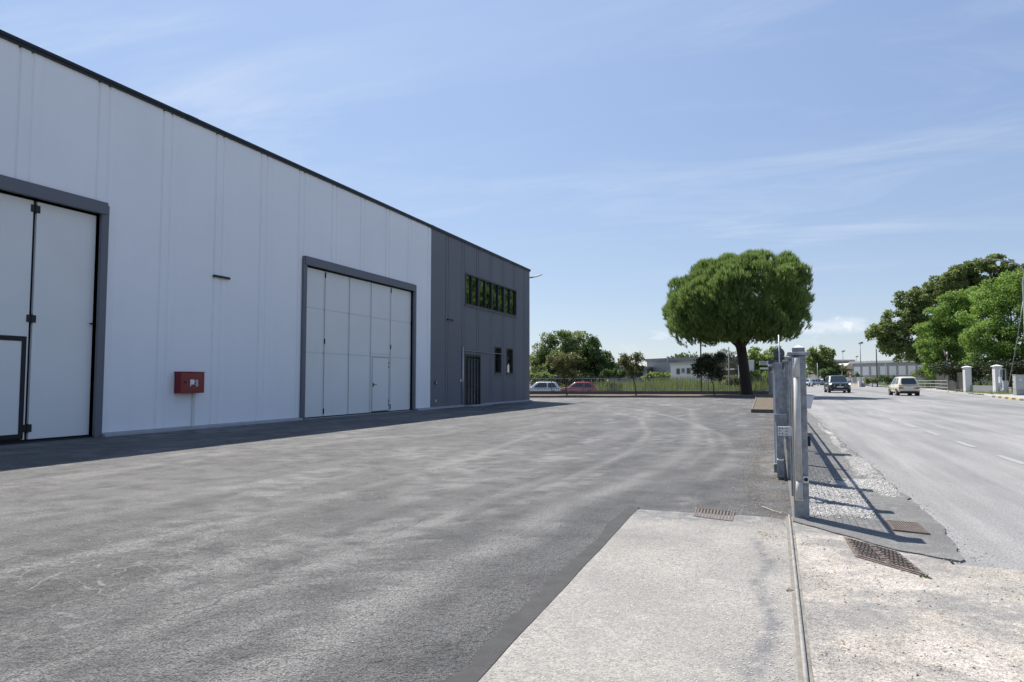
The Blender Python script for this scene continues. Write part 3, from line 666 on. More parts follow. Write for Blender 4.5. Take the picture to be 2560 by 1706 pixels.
def window(name, y0, y1, z0, z1, posts, fw_=.07):
    m = MB(); xo = WX+.02
    m.box((WX-.14,y0,z0),(xo,y0+fw_,z1)); m.box((WX-.14,y1-fw_,z0),(xo,y1,z1)); m.box((WX-.14,y0+fw_,z1-fw_),(xo,y1-fw_,z1)); m.box((WX-.14,y0+fw_,z0),(xo,y1-fw_,z0+fw_))
    w = m.build(name,MAT['gasketg'],wh)
    m = MB(); m.box((WX+.002,y0-.06,z0-.05),(WX+.06,y1+.06,z0-.003)); m.build('sill',MAT['frame'],w)
    cuts = [y0+fw_]+[p for p,_ in posts]+[y1-fw_]
    for p, t in posts: m = MB(); m.box((WX-.12,p-t/2,z0+fw_),(WX-.005,p+t/2,z1-fw_)); m.build('mullion',MAT['gasketg'],w)
    wd = [0]+[t/2 for _,t in posts]+[0]
    for i in range(len(cuts)-1):
        m = MB(); m.box((WX-.09,cuts[i]+wd[i]+.002,z0+fw_+.002),(WX-.075+.0004*(i%3),cuts[i+1]-wd[i+1]-.002,z1-fw_-.002)); m.build('pane',MAT['glass'],w)
    return w
MAT['gasketg'] = pmat('dark_grey_aluminium',(.035,.04,.045),.4,.3)
window('strip_window',27.66,34.13,4.55,5.98,[(28.40,.05),(29.19,.14),(29.99,.05),(30.82,.14),(31.62,.05),(32.43,.14),(33.25,.05)])
window('window',31.12,31.97,1.49,2.81,[],.06); window('window',32.73,33.60,1.49,2.81,[],.06)
# glazed entrance door with a barred grille
m = MB(); m.box((WX-.16,27.66,0),(WX+.02,27.76,2.33)); m.box((WX-.16,29.28,0),(WX+.02,29.38,2.33)); m.box((WX-.16,27.76,2.23),(WX+.02,29.28,2.33))
en = m.build('entrance_door',MAT['gasketg'],wh)
m = MB(); m.box((WX-.13,27.76,.03),(WX-.11,29.28,2.23)); m.build('pane',MAT['dkwin'],en)
for k in range(9):
    m = MB(); yb = 27.86+k*.165; m.tube([(WX-.05,yb,.10),(WX-.05,yb,2.16)],.014,6); m.build('grille_bar',MAT['blackmetal' if k % 2 else 'galv'],en)
for zz in (.30,.72,2.10): m = MB(); m.box((WX-.06,27.78,zz-.015),(WX-.04,29.26,zz+.015)); m.build('grille_rail',MAT['blackmetal'],en)
m = MB(); m.box((WX+.0,27.35,-.02),(WX+.55,29.55,.05)); m.build('door_step',MAT['plinth'],wh,bevel=.01,seg=1)
# pipes, fittings
m = MB(); m.tube([(WX+.04,27.36,.06),(WX+.04,27.36,2.62)],.033,8); m.build('downpipe',MAT['galv_l'],wh,smooth=True)
m = MB(); m.tube([(WX+.035,27.30,2.47),(WX+.035,32.5,2.47)],.018,6); m.build('pipe',MAT['galv'],wh,smooth=True)
def bar_light(y):
    m = MB(); m.box((WX+.002,y,3.69),(WX+.07,y+.52,3.75)); o = m.build('wall_light',MAT['blackmetal'],wh,bevel=.006,seg=1)
    m = MB(); m.box((WX+.012,y+.02,3.686),(WX+.06,y+.50,3.691)); m.build('diffuser',MAT['whitep'],o)
bar_light(12.95); bar_light(25.84)
m = MB(); m.box((WX+.002,24.75,.99),(WX+.05,24.90,1.11)); o = m.build('alarm_box',MAT['red'],wh); m = MB(); m.box((WX+.05,24.79,1.02),(WX+.055,24.86,1.08)); m.build('call_point',MAT['paperwhite'],o)
m = MB(); m.box((WX+.002,24.78,.26),(WX+.045,24.88,.36)); m.build('socket',MAT['cream'],wh)
m = MB(); m.box((WX+.002,27.16,1.09),(WX+.04,27.24,1.19)); m.build('bell_push',MAT['whitep'],wh)
# flood light on an arm at the far corner
m = MB(); m.tube([(WX-.02,36.28,6.98),(WX+.02,36.45,6.99),(WX+.05,36.85,7.08)],.03,6); o = m.build('floodlight_arm',MAT['blackmetal'],wh)
m = MB(); m.slab([(WX-.13,36.8,7.05),(WX+.20,36.8,7.05),(WX+.20,38.0,7.36),(WX-.13,38.0,7.36)],(0,-.25,1),.05); m.build('floodlight_head',MAT['concd'],o,bevel=.01,seg=1)

# red hose cabinet on the wall
hc = thing('hose_cabinet','red fire hose cabinet on the white wall, with white hose and flame symbol','hose cabinet',(WX+.0,12.22,.85))
cx0, cx1, cy0, cy1, cz0, cz1 = WX+.002, WX+.215, 11.88, 12.56, .85, 1.335
m = MB(); m.box((cx0,cy0,cz0),(cx1-.02,cy1,cz1)); m.build('cabinet_body',MAT['red'],hc,bevel=.008)
m = MB(); m.box((cx1-.018,cy0-.004,cz0+.004),(cx1,cy1+.004,cz1-.004)); dr = m.build('cabinet_door',MAT['red'],hc,bevel=.006)
m = MB(); m.box((cx0,cy0-.015,cz1+.002),(cx1+.012,cy1+.015,cz1+.014)); m.build('cabinet_top',MAT['red'],hc)
m = MB(); m.disc((cx1+.006,cy0+.12,1.10),(1,0,0),.026,.014,16); m.build('lock',MAT['blackmetal'],dr)
def sym(polys, name):
    m = MB()
    for p in polys: m.slab([(cx1+.0005,y,z) for y,z in p],(1,0,0),.0025)
    m.build(name,MAT['paperwhite'],dr)
oy, oz = 12.20, 1.05
sym([[(oy-.06,oz),(oy+.06,oz),(oy+.06,oz+.115),(oy-.06,oz+.115)],[(oy-.06,oz-.045),(oy-.035,oz-.045),(oy-.035,oz-.001),(oy-.06,oz-.001)],[(oy+.061,oz+.05),(oy+.085,oz+.05),(oy+.085,oz+.07),(oy+.061,oz+.07)]],'hose_reel_symbol')
fl = []
for k,(a,b) in enumerate(((.10,.085),(.115,.045),(.105,.005),(.12,-.035))):
    fl.append([(oy+a-.01,oz+b-.02),(oy+a+.02,oz+b-.012),(oy+a+.075,oz+b+.03),(oy+a+.06,oz+b+.034),(oy+a+.02,oz+b+.012),(oy+a+.005,oz+b+.01)])
sym(fl,'flame_symbol')
m = MB(); m.box((WX+.002,12.40,.05),(WX+.035,12.47,.845)); m.build('conduit',MAT['bgwhite'],hc)

# ================================================================ GATE, TRACK AND FENCE
MAT['railbed'] = pmat('gritty_rail_bed',(.21,.195,.17),.95,var=.3,scale=14,bump=.5,bscale=60)
MAT['railsteel'] = pmat('dull_rail_steel',(.27,.26,.245),.6,.25,.2,20,dirt=((.24,.21,.17),.6))
tr = MB(); tr.tube([(.085,-2.5,.014),(.085,6.24,.014)],.010,8); o = tr.build('gate_track',MAT['railsteel'],smooth=True)
tag(o,'thin round steel sliding gate rail set in the concrete','gate rail')
m = MB(); m.box((.058,-2.5,-.02),(.112,6.24,.0065)); m.build('rail_bed',MAT['railbed'],o)

def cap_post(name, label, x, y, w, h, group):
    t = thing(name,label,'gate post',(x,y,0),0,group)
    m = MB(); m.box((x-w/2,y-w/2,-.03),(x+w/2,y+w/2,h)); m.build('shaft',MAT['galv'],t,bevel=.008,seg=2)
    m = MB(); m.box((x-w/2-.032,y-w/2-.032,h+.001),(x+w/2+.032,y+w/2+.032,h+.03)); m.build('cap_plate',MAT['galv'],t,bevel=.004,seg=1)
    m = MB(); a = w/2-.006; m.box((x-a,y-a,h+.031),(x+a,y+a,h+.068)); m.build('cap_block',MAT['galv'],t,bevel=.003,seg=1)
    m = MB(); b = a-.004; m.add([(x-b,y-b,h+.0682),(x+b,y-b,h+.0682),(x+b,y+b,h+.0682),(x-b,y+b,h+.0682),(x,y,h+.092)],[(0,1,4),(1,2,4),(2,3,4),(3,0,4),(3,2,1,0)]); m.build('cap_crown',MAT['whitep'],t)
    return t
GP = 'galvanised sliding gate posts'
p1 = cap_post('gate_post','near square galvanised gate post carrying a beige rubber safety edge',.185,6.225,.11,1.352,GP)
m = MB(); m.box((.134,6.140,.16),(.192,6.168,1.335)); m.build('edge_holder',MAT['galv_l'],p1)
for a, b in ((.17,.318),(.322,1.168),(1.172,1.33)):
    m = MB(); m.tube([(.164,6.135,a),(.164,6.135,b)],.023,14); m.build('safety_edge',MAT['rubber'],p1,smooth=True)
m = MB(); m.box((.196,6.135,.305),(.240,6.169,.362)); q = m.build('photocell',MAT['galv_l'],p1,bevel=.004)
m = MB(); m.disc((.218,6.133,.334),(0,1,0),.016,.004,16); m.build('lens',MAT['gasket'],q)
m = MB(); m.box((.241,6.2,.60),(.262,6.26,.68)); m.build('junction_box',MAT['gasket'],p1)
m = MB(); m.tube([(.126,6.18,.02),(.126,6.18,1.30)],.005,6); m.build('cable',MAT['cream'],p1)
p2 = cap_post('gate_post','second galvanised gate post, next behind the one with the rubber edge',.168,7.33,.085,1.352,GP)
p3 = cap_post('gate_post','third galvanised gate post, farthest of the gate post row',.155,8.56,.085,1.352,GP)
# slotted guide brackets
g1 = thing('guide_bracket','galvanised slotted guide bracket between the second post and the gate','bracket',(.08,7.27,.6))
m = MB(); m.box((.012,7.262,.602),(.150,7.268,.690)); m.build('plate',MAT['galv_l'],g1)
m = MB(); m.box((.012,7.268,.684),(.150,7.32,.690)); m.build('flange',MAT['galv_l'],g1)
m = MB()
for px_,pz in ((.03,.672),(.055,.672),(.03,.622),(.055,.622)): m.disc((px_,7.2605,pz),(0,1,0),.0065,.003,10)
for px_,pz in ((.093,.672),(.093,.646),(.093,.618),(.03,.648)): m.box((px_-.009,7.259,pz-.003),(px_+.009,7.2615,pz+.003))
m.build('slots',MAT['gasket'],g1)
g2 = thing('guide_bracket','plain galvanised guide bracket joining gate end and third post','bracket',(.05,8.47,.7))
m = MB(); m.box((-.012,8.47,.672),(.115,8.478,.752)); m.build('plate',MAT['galv'],g2); m = MB(); m.box((-.012,8.478,.752),(.115,8.53,.758)); m.build('flange',MAT['galv_l'],g2)
# sliding leaf, drawn open along the fence
gl = thing('sliding_gate','open galvanised sliding gate leaf parked along the inside of the fence','gate',(.02,8.6,0))
m = MB(); m.box((-.002,8.52,.03),(.078,8.60,1.352)); m.build('end_post',MAT['galv'],gl,bevel=.004)
m = MB(); m.box((-.02,16.6,.03),(.05,16.66,1.352)); m.build('end_post',MAT['galv'],gl)
m = MB(); m.box((-.035,8.605,1.29),(.03,16.6,1.35)); m.build('top_rail',MAT['galv'],gl)
m = MB(); m.box((-.035,8.605,.07),(.03,16.6,.17)); m.build('bottom_rail',MAT['galv'],gl)
m0 = None
for k in range(64):
    y = 8.72+k*.122
    if m0 is None: m = MB(); m.box((-.028,y-.012,.171),(-.008,y+.012,1.289)); m0 = m.build('picket',MAT['galv_l'],gl)
    else: link_copy(m0,gl,(0,k*.122,0))
for yy in (9.4,15.8): m = MB(); m.tube([(-.03,yy,.05),(.03,yy,.05)],.045,14); m.build('roller',MAT['blackmetal'],gl)
m = MB(); m.tube([(.005,8.50,.24),(.01,8.46,.235),(.06,8.44,.235),(.075,8.50,.24)],.006,6); m.build('pull_handle',MAT['whitep'],gl)
# wire mesh fence
fe = thing('mesh_fence','low galvanised wire mesh fence between yard and footway','fence',(.17,30,0))
pm = None; ys_ = [10.2+2.05*k for k in range(21)]
for y in ys_:
    if pm is None: m = MB(); m.box((.147,y-.025,0),(.197,y+.025,1.30)); pm = m.build('post',MAT['galv'],fe)
    else: link_copy(pm,fe,(0,y-ys_[0],0))
m = MB(); m.box((.162,6.285,1.215),(.182,53.2,1.255)); m.build('top_rail',MAT['galv'],fe)
m = MB(); m.box((.164,6.285,.06),(.180,53.2,.09)); m.build('bottom_rail',MAT['galv'],fe)
vv = []
def wire(a, b, r=.0016):
    a = np.array(a); b = np.array(b); d = b-a
    for o1, o2 in (((r,0,0),(-r,0,0)),((0,r,r),(0,-r,-r))):
        vv.extend([a+o1,b+o1,b+o2,a+o2])
for y in np.arange(6.32,30,.05): wire((.172,y,.08),(.172,y,1.22))
for z in np.arange(.13,1.22,.10): wire((.1735,6.30,z),(.1735,53,z))
o = fast_mesh('wire_mesh',np.array(vv),4,MAT['wirem'],fe); o['kind'] = 'stuff'
# letter box
lb = thing('letter_box','white sloping top letter box fixed to the road side of the fence','letter box',(.4,11.9,.7))
m = MB(); m.add([(.20,11.80,.70),(.52,11.83,.70),(.57,11.83,.91),(.20,11.80,.935),(.20,12.05,.70),(.52,12.08,.70),(.57,12.08,.91),(.20,12.05,.935)],[(0,1,2,3),(7,6,5,4),(1,5,6,2),(2,6,7,3),(3,7,4,0),(0,4,5,1)]); m.build('box',MAT['whitep'],lb,bevel=.008)
m = MB(); m.add([(.18,11.78,.937),(.60,11.81,.912),(.60,12.10,.912),(.18,12.07,.937),(.18,11.78,.947),(.60,11.81,.922),(.60,12.10,.922),(.18,12.07,.947)],[(3,2,1,0),(4,5,6,7),(0,1,5,4),(1,2,6,5),(2,3,7,6),(3,0,4,7)]); m.build('lid',MAT['whitep'],lb)

# drain grates and inspection cover
def grate(name, label, q, nb, rows, z):
    q = [Vector((x,y)) for x,y in q]; B = lambda u, v: q[0]*(1-u)*(1-v)+q[1]*u*(1-v)+q[2]*u*v+q[3]*(1-u)*v
    c = B(.5,.5); t = thing(name,label,'drain grate',(c.x,c.y,z))
    m = MB(); m.prism([tuple(p) for p in (B(0.02,.02),B(.98,.02),B(.98,.98),B(.02,.98))],z-.03,z+.001); m.build('void',MAT['irond'],t)
    e_ = .045
    for u0,u1,v0,v1 in ((0,1,0,e_),(0,1,1-e_,1),(0,e_,e_,1-e_),(1-e_,1,e_,1-e_)):
        m = MB(); m.prism([tuple(B(*k)) for k in ((u0,v0),(u1,v0),(u1,v1),(u0,v1))],z-.02,z+.006); m.build('frame_side',MAT['iron'],t)
    for r_ in range(rows):
        va, vb = e_+(1-2*e_)*r_/rows, e_+(1-2*e_)*(r_+1)/rows
        m = MB(); m.prism([tuple(B(*k)) for k in ((e_,vb-.03),(1-e_,vb-.03),(1-e_,vb),(e_,vb))],z-.02,z+.004); m.build('cross_bar',MAT['iron'],t)
        for k in range(nb):
            u = e_+(1-2*e_)*(k+.5)/nb; hw = .26*(1-2*e_)/nb
            m = MB(); m.prism([tuple(B(*s_)) for s_ in ((u-hw,va+.005),(u+hw,va+.005),(u+hw,vb-.032),(u-hw,vb-.032))],z-.02,z+.005); m.build('bar',MAT['iron'],t)
grate('drain_grate','brown iron drain grate in the yard beside the pale concrete',[(-.690,6.36),(-.352,6.31),(-.345,5.86),(-.665,5.965)],11,2,.004)
grate('drain_grate','rusty iron drain grate in the footway near the road edge',[(.80,6.27),(1.03,6.23),(1.035,5.83),(.803,5.885)],12,1,.022)
def cover():
    q = [Vector(p) for p in ((.440,5.572),(.736,5.197),(.812,4.593),(.460,4.982))]; B = lambda u, v: q[0]*(1-u)*(1-v)+q[1]*u*(1-v)+q[2]*u*v+q[3]*(1-u)*v
    z = .012; c = B(.5,.5); t = thing('inspection_cover','large lozenge shaped brown iron inspection cover on the forecourt','manhole cover',(c.x,c.y,z))
    m = MB(); m.prism([tuple(B(*k)) for k in ((0,0),(1,0),(1,1),(0,1))],z-.03,z); m.build('rim',MAT['iron'],t)
    for j in range(2):
        u0, u1 = .045+j*.46, .045+j*.46+.445
        m = MB(); m.prism([tuple(B(*k)) for k in ((u0,.05),(u1,.05),(u1,.95),(u0,.95))],z-.02,z+.006); pl = m.build('lid_half',MAT['iron'],t)
        m = MB()
        for a in range(9):
            for b in range(6):
                u = u0+.03+(u1-u0-.06)*(b+.5+(.25 if a%2 else -.25)*.6)/6; v = .09+.82*(a+.5)/9
                p = B(u,v); m.obox((p.x,p.y,0),(.030,.010,.0035),R(4),z0=z+.0055)
        s_ = m.build('tread_slots',MAT['irond'],pl); s_['kind'] = 'stuff'
cover()

# ================================================================ TREES AND PLANTS
def rand_dirs(n, up=0.0):
    v = rng.normal(size=(n,3)); v[:,2] += up; return v/np.linalg.norm(v,axis=1,keepdims=True)
def kites(pos, axis, nor, length, width, tipx=1.0):
    """leaf shaped quads: base, side, tip, side"""
    n = len(pos); s_ = np.cross(axis, nor); s_ /= np.linalg.norm(s_,axis=1,keepdims=True)+1e-9
    L = length*rng.uniform(.7,1.3,(n,1)); W = width*rng.uniform(.7,1.3,(n,1))
    lift = nor*L*.12
    return np.stack([pos, pos+axis*L*.45+s_*W*.5+lift, pos+axis*L, pos+axis*L*.45-s_*W*.5+lift],1).reshape(-1,3)
def crown_points(clumps, n, shell=.55, sub=.34, nsub=14):
    """points spread through lumpy sub-clumps of every (centre, radius) clump"""
    pts, nor = [], []
    vol = np.array([r**2.2 for _, r in clumps]); share = (vol/vol.sum()*n).astype(int)+1
    for (c, r), k in zip(clumps, share):
        c = np.array(c); d = rand_dirs(nsub); rr = r*rng.uniform(shell,1.0,(nsub,1))*np.array([1,1,.82])
        sc_ = c+d*rr; srad = r*sub*rng.uniform(.7,1.3,nsub)
        idx = rng.integers(0,nsub,k); dd = rand_dirs(k,.25)
        p = sc_[idx]+dd*(srad[idx]*rng.uniform(.35,1,k)**.5)[:,None]*np.array([1,1,.75])
        pts.append(p); nor.append(dd*.7+d[idx]*.6+np.array([0,0,.35]))
    p = np.concatenate(pts); q = np.concatenate(nor); return p, q/np.linalg.norm(q,axis=1,keepdims=True)
def limb_path(a, b, sag=.12, n=5):
    a, b = Vector(a), Vector(b); L = (b-a).length; out = []
    for i in range(n+1):
        t = i/n; p = a.lerp(b,t); p.z += math.sin(t*math.pi)*sag*L*.5
        if 0 < i < n: p += Vector(rng.normal(0,.03*L,3)*np.array([1,1,.4]))
        out.append(p)
    return out
def tree(name, label, base, trunk_top, r0, clumps, nleaf, leaf, mat, bark='bark2', group=None, cat='tree', droop=0, shell=.55, nsub=14, sub=.34, fork=None, bare=0):
    t = thing(name,label,cat,base,0,group)
    m = MB(); path = limb_path(base,trunk_top,0,5); path[0] = Vector(base)-Vector((0,0,.15))
    m.tube([path[0]]+path[1:], [r0*1.25]+[r0*(1-.10*i) for i in range(1,len(path))], 10)
    for c, r in clumps:
        st = Vector(trunk_top).lerp(Vector(base), rng.uniform(0,.12)); m.tube(limb_path(st,c,.10,5),[r0*.5*(1-i/6.5) for i in range(6)],6)
        for _ in range(3):
            e_ = Vector(c)+Vector(rand_dirs(1,.2)[0])*r*.8; m.tube(limb_path(Vector(trunk_top).lerp(Vector(c),.7),e_,.05,3),[r0*.2,r0*.14,r0*.09,r0*.04],5)
    m.build('trunk',MAT[bark],t,smooth=True)
    p, q = crown_points(clumps,nleaf,shell,sub,nsub)
    ax = rand_dirs(len(p)); ax = ax+q*.4; ax[:,2] -= droop; ax /= np.linalg.norm(ax,axis=1,keepdims=True)
    n2 = q+rng.normal(0,.55,q.shape); n2 -= ax*(n2*ax).sum(1,keepdims=True); n2 /= np.linalg.norm(n2,axis=1,keepdims=True)+1e-9
    fast_mesh('crown',kites(p,ax,n2,*leaf),4,MAT[mat],t)
    return t
def clumps_at(lst, dep):
    """(a, b, extra depth, radius)"""
    return [(V(a,b,dep+dd),r) for a,b,dd,r in lst]

# ---- the umbrella pine in the soil bed
def stone_pine():
    bx, by = P(1866,50.4); base = (bx,by,.08); t = thing('pine_tree','broad umbrella pine standing in the soil bed by the low wall','tree',base)
    cc = np.array(V(1836,762,50.4)); ax_, ay_, az_ = 4.40, 4.6, 2.95
    E1, E2 = _rt, _fh
    m = MB(); tp = V(1852,868,50.4)
    m.tube([(bx,by,-.1),(bx-.02,by,.25),V(1862,940,50.4),V(1857,900,50.4),tp],[.50,.41,.37,.36,.36],12)
    for a,b,dd,r in ((1866,805,.6,.29),(1818,830,-.6,.25),(1850,790,-1.5,.24),(1760,770,1.2,.16),(1940,790,.8,.17),(1900,770,-2,.16),(1800,740,2.2,.15),(1730,780,-1.6,.13),(1960,740,-1,.13),(1840,700,0,.16)):
        e_ = V(a,b,50.4+dd); m.tube(limb_path(Vector(tp)-Vector((0,0,.15)),e_,.08,5),[r*1.1,r,r*.85,r*.7,r*.55,r*.3],8)
    for _ in range(40):
        d = rand_dirs(1,.15)[0]; e_ = cc+E1*d[0]*ax_*.8+E2*d[1]*ay_*.8+np.array([0,0,d[2]*az_*.8]); s_ = cc+(e_-cc)*.25+np.array([0,0,-1.6]); m.tube(limb_path(s_,e_,.06,3),[.09,.07,.05,.02],5)
    m.build('trunk',MAT['bark'],t,smooth=True)
    # boughs: rounded pads over the surface of a flat topped dome
    pads = []
    while len(pads) < 340:
        d = rand_dirs(1)[0]
        s_ = (abs(d[0])**3+abs(d[1])**2.6+abs(d[2])**2.8)**(-1/2.8)
        f = rng.uniform(.84,1.0)
        u, v, w = d[0]*s_*f, d[1]*s_*f, d[2]*s_*f
        if w < -.80: w = -.80-.3*(abs(w)-.80)
        z = w*az_ + (.62 if w > 0 else .30)*u + (.12 if w > 0 else 0) - (.5*max(0,-u-.35) if w > 0 else 0) - (.5*max(0,u) if w < -.3 else 0)
        pads.append((cc+E1*u*ax_+E2*v*ay_+np.array([0,0,z]), d, rng.uniform(.42,.82)))
    P_, A_ = [], []
    for c, d, r in pads:
        k = int(105*(r/.75)**2); dd = rand_dirs(k,.75); pos = c+dd*np.array([1,1,.9])*r*rng.uniform(.72,1,(k,1))
        P_.append(pos); A_.append(dd*.38+d*.30+np.array([0,0,1.0]))
    for _ in range(60):
        d = rand_dirs(1)[0]*rng.uniform(.2,.8); c = cc+E1*d[0]*ax_+E2*d[1]*ay_+np.array([0,0,d[2]*az_*.8]); k = 24
        P_.append(c+rng.normal(0,.5,(k,3))); A_.append(rand_dirs(k,.5))
    pos = np.concatenate(P_); A_ = np.concatenate(A_); A_ /= np.linalg.norm(A_,axis=1,keepdims=True)
    out = []
    for b in range(8):
        ax = A_+rng.normal(0,.20,A_.shape); ax /= np.linalg.norm(ax,axis=1,keepdims=True); nn = rand_dirs(len(ax)); nn -= ax*(nn*ax).sum(1,keepdims=True); nn /= np.linalg.norm(nn,axis=1,keepdims=True)
        out.append(kites(pos,ax,nn,.42,.036))
    fast_mesh('crown',np.concatenate(out),4,MAT['pine'],t)
stone_pine()

# ---- three young trees along the wall
def young(a, label, mat, top, wid, n, seed, dark=False):
    x, y = P(a,48.6); base = (x,y,.09); tp = V(a-8,945,48.6)
    cl = [((tp[0],tp[1],tp[2]+.55),.55)]
    for k in range(9):
        an = k*2.4+seed; rr = wid*.5*rng.uniform(.35,.75); cl.append(((tp[0]+_rt[0]*math.cos(an)*rr+_fh[0]*math.sin(an)*rr, tp[1]+_rt[1]*math.cos(an)*rr+_fh[1]*math.sin(an)*rr, tp[2]+rng.uniform(.25,top-.45)),rng.uniform(.35,.5)))
    return tree('young_tree',label,base,tp,.055,cl,n,(.20,.08),mat,'bark2','young trees along the low wall',shell=.3,nsub=10,sub=.5)
young(1418,'young olive green tree in the bed, in front of the red car','young',2.0,2.2,2300,.3)
young(1590,'young olive green tree in the bed, with the grey hall behind it','young',2.0,2.1,2300,1.1)
young(1786,'young dark leaved tree in the bed, left of the big pine','plum',1.95,2.9,2800,2.2)

# ---- big trees behind the left lane
bt = clumps_at([(1400,860,0,2.2),(1372,880,1,1.9),(1440,868,0,2.2),(1415,900,-1.5,2.3),(1370,915,-1,1.9),(1450,905,-1,2.2),(1480,895,0,1.7),(1345,900,1,1.6),(1340,930,-.5,1.5),(1480,925,-1,1.9),(1420,935,-2,2.0),(1380,938,-2,1.7)],86)
tree('broadleaf_tree','large dark green broadleaf tree beyond the parked cars, beside the grey office',(*P(1420,86),-.6),V(1420,925,86),.35,bt,24000,(.28,.17),'oak',cat='tree',group='trees beyond the lane')
bt = clumps_at([(1490,875,0,1.4),(1478,860,0,1.1),(1500,900,0,1.5),(1515,915,0,1.3),(1495,930,-.5,1.5)],83)
tree('broadleaf_tree','open light green tree on the right flank of the large dark one',(*P(1497,83),-.6),V(1495,925,83),.2,bt,3600,(.36,.2),'bush',group='trees beyond the lane')
def bushm(a, b, dep, r, mat, label, n=1500, name='bush', leaf=(.25,.13), cat='bush', zb=None, wide=1.5, group=None):
    c = V(a,b,dep); z0 = c[2]-r*.9 if zb is None else zb
    cl = [((c[0]+_rt[0]*k*r*.6,c[1]+_rt[1]*k*r*.6,c[2]+rng.uniform(-.15,.1)*r),r*.62) for k in np.linspace(-wide,wide,max(2,int(wide*3)))]
    base = (c[0],c[1],z0)
    return tree(name,label,base,(c[0],c[1],max(z0+.2,c[2]-.3*r)),.07,cl,n,leaf,mat,cat=cat,group=group,shell=.2)
bushm(1535,936,78,1.0,'bush','rounded green bush right of the large dark tree',1800,zb=-.6)
bushm(1345,946,78,1.3,'fig','pale green shrub against the grey office corner',1600,zb=-.6)
bushm(1430,950,80,1.3,'plum','dark hedge behind the red car',2600,zb=-.64,wide=3.2)
tree('olive_tree','grey green olive tree behind the dark young tree',(*P(1800,74),-.05),V(1800,940,74),.18,clumps_at([(1775,915,0,1.5),(1800,905,0,1.6),(1825,915,0,1.5),(1795,930,-1,1.5),(1835,930,0,1.2)],74),4200,(.26,.09),'olive')
tree('fig_tree','light green broad leaved tree between the pine trunk and the gate',(*P(1910,66),-.05),V(1910,940,66),.18,clumps_at([(1885,905,0,1.2),(1905,895,0,1.3),(1930,898,0,1.2),(1895,925,-.5,1.2),(1920,920,0,1.3),(1935,915,0,1.0)],66),3800,(.30,.2),'fig')
bushm(1905,945,60,1.0,'fig','pale weedy shrub behind the wall right of the pine',1500,zb=-.05)
bushm(1845,950,62,.9,'grass','yellow green weeds at the foot of the short pole',900,zb=-.05)

# ---- right-hand side: oak above, locusts in front
oak = clumps_at([(2470,690,2,3.0),(2410,700,1,3.0),(2520,720,1,3.2),(2360,715,0,2.4),(2320,740,0,2.5),(2280,760,0,2.4),(2370,765,2,2.9),(2440,745,3,3.2),(2245,800,-1,2.2),(2300,800,0,2.5),(2205,830,-1,1.7),(2240,855,-1,2.1),(2285,850,0,2.3),(2215,868,-1,1.3),(2260,885,-1,1.6),(2185,838,-1,1.0),(2490,660,2,1.8),(2430,672,1,1.6),(2545,690,1,2.0),(2330,830,1,2.2),(2300,888,0,1.6)],96)
tree('oak_tree','tall dark green oak rising behind the bright locust trees',(*P(2360,96),-.05),V(2362,890,96),.55,oak,60000,(.34,.22),'oak',nsub=22,sub=.27)
def locust(a, dep, lst, label, n):
    tree('locust_tree',label,(*P(a,dep),-.05),V(a,915,dep),.28,clumps_at(lst,dep),int(n*2.1),(.32,.095),'locust',droop=.35,nsub=22,sub=.28,group='locust trees across the road')
locust(2400,83,[(2380,770,0,2.2),(2420,760,0,2.3),(2350,795,0,2.0),(2400,800,-1,2.3),(2330,830,0,1.8),(2365,840,-1.5,2.2),(2420,845,-2,2.3),(2320,865,-.5,1.5),(2350,880,-1.5,1.9),(2400,885,-2,2.1),(2345,920,-1.5,1.6),(2385,920,-2,1.7),(2330,905,-1,1.3)],'bright green locust tree over the dark slatted fence',17000)
locust(2520,70,[(2480,745,0,2.2),(2530,735,0,2.4),(2580,740,0,2.5),(2460,790,-.5,2.2),(2510,795,-1.5,2.4),(2560,790,-1,2.4),(2455,840,-1.5,2.1),(2505,850,-2.5,2.3),(2560,850,-2,2.3),(2470,890,-2,1.8),(2530,895,-2.5,2.0),(2580,890,-2,2.2),(2620,800,-1,2.6),(2630,860,-1,2.4),(2450,915,-1,1.6),(2500,925,-1.5,1.7),(2550,925,-2,1.7)],'bright green locust tree above the white brick gate pillars',20000)
tree('locust_tree','bright green locust tree standing beyond the right edge of the street',(28.5,66,-.05),(28.5,66,3.6),.28,[((28,64,6),2.6),((30,68,6.4),2.6),((27,69,7.6),2.5),((31,64,7.4),2.5),((26,66,4.2),2.2)],6000,(.46,.13),'locust',droop=.35,group='locust trees across the road')
bushm(2335,936,96,1.9,'oak','dark conifer like bush left of the locust trees',3000,zb=0)
bushm(2240,950,112,1.3,'bush','roadside scrub behind the cream car',2400,zb=0,wide=3.2)
bushm(2180,952,120,1.0,'grass','yellowish scrub at the roadside fence',1200,zb=0)
bushm(2450,925,66,1.9,'plum','dense dark foliage standing in for the tree shadow between and behind the white pillars',6000,zb=.1,wide=3.2,leaf=(.22,.12),cat='hedge')  # dark leaves added to stand for the shadow under the trees
bushm(2560,925,62,1.8,'plum','dense dark hedge behind the grey street cabinet',3500,zb=.1,wide=2.5,leaf=(.22,.12),cat='hedge')
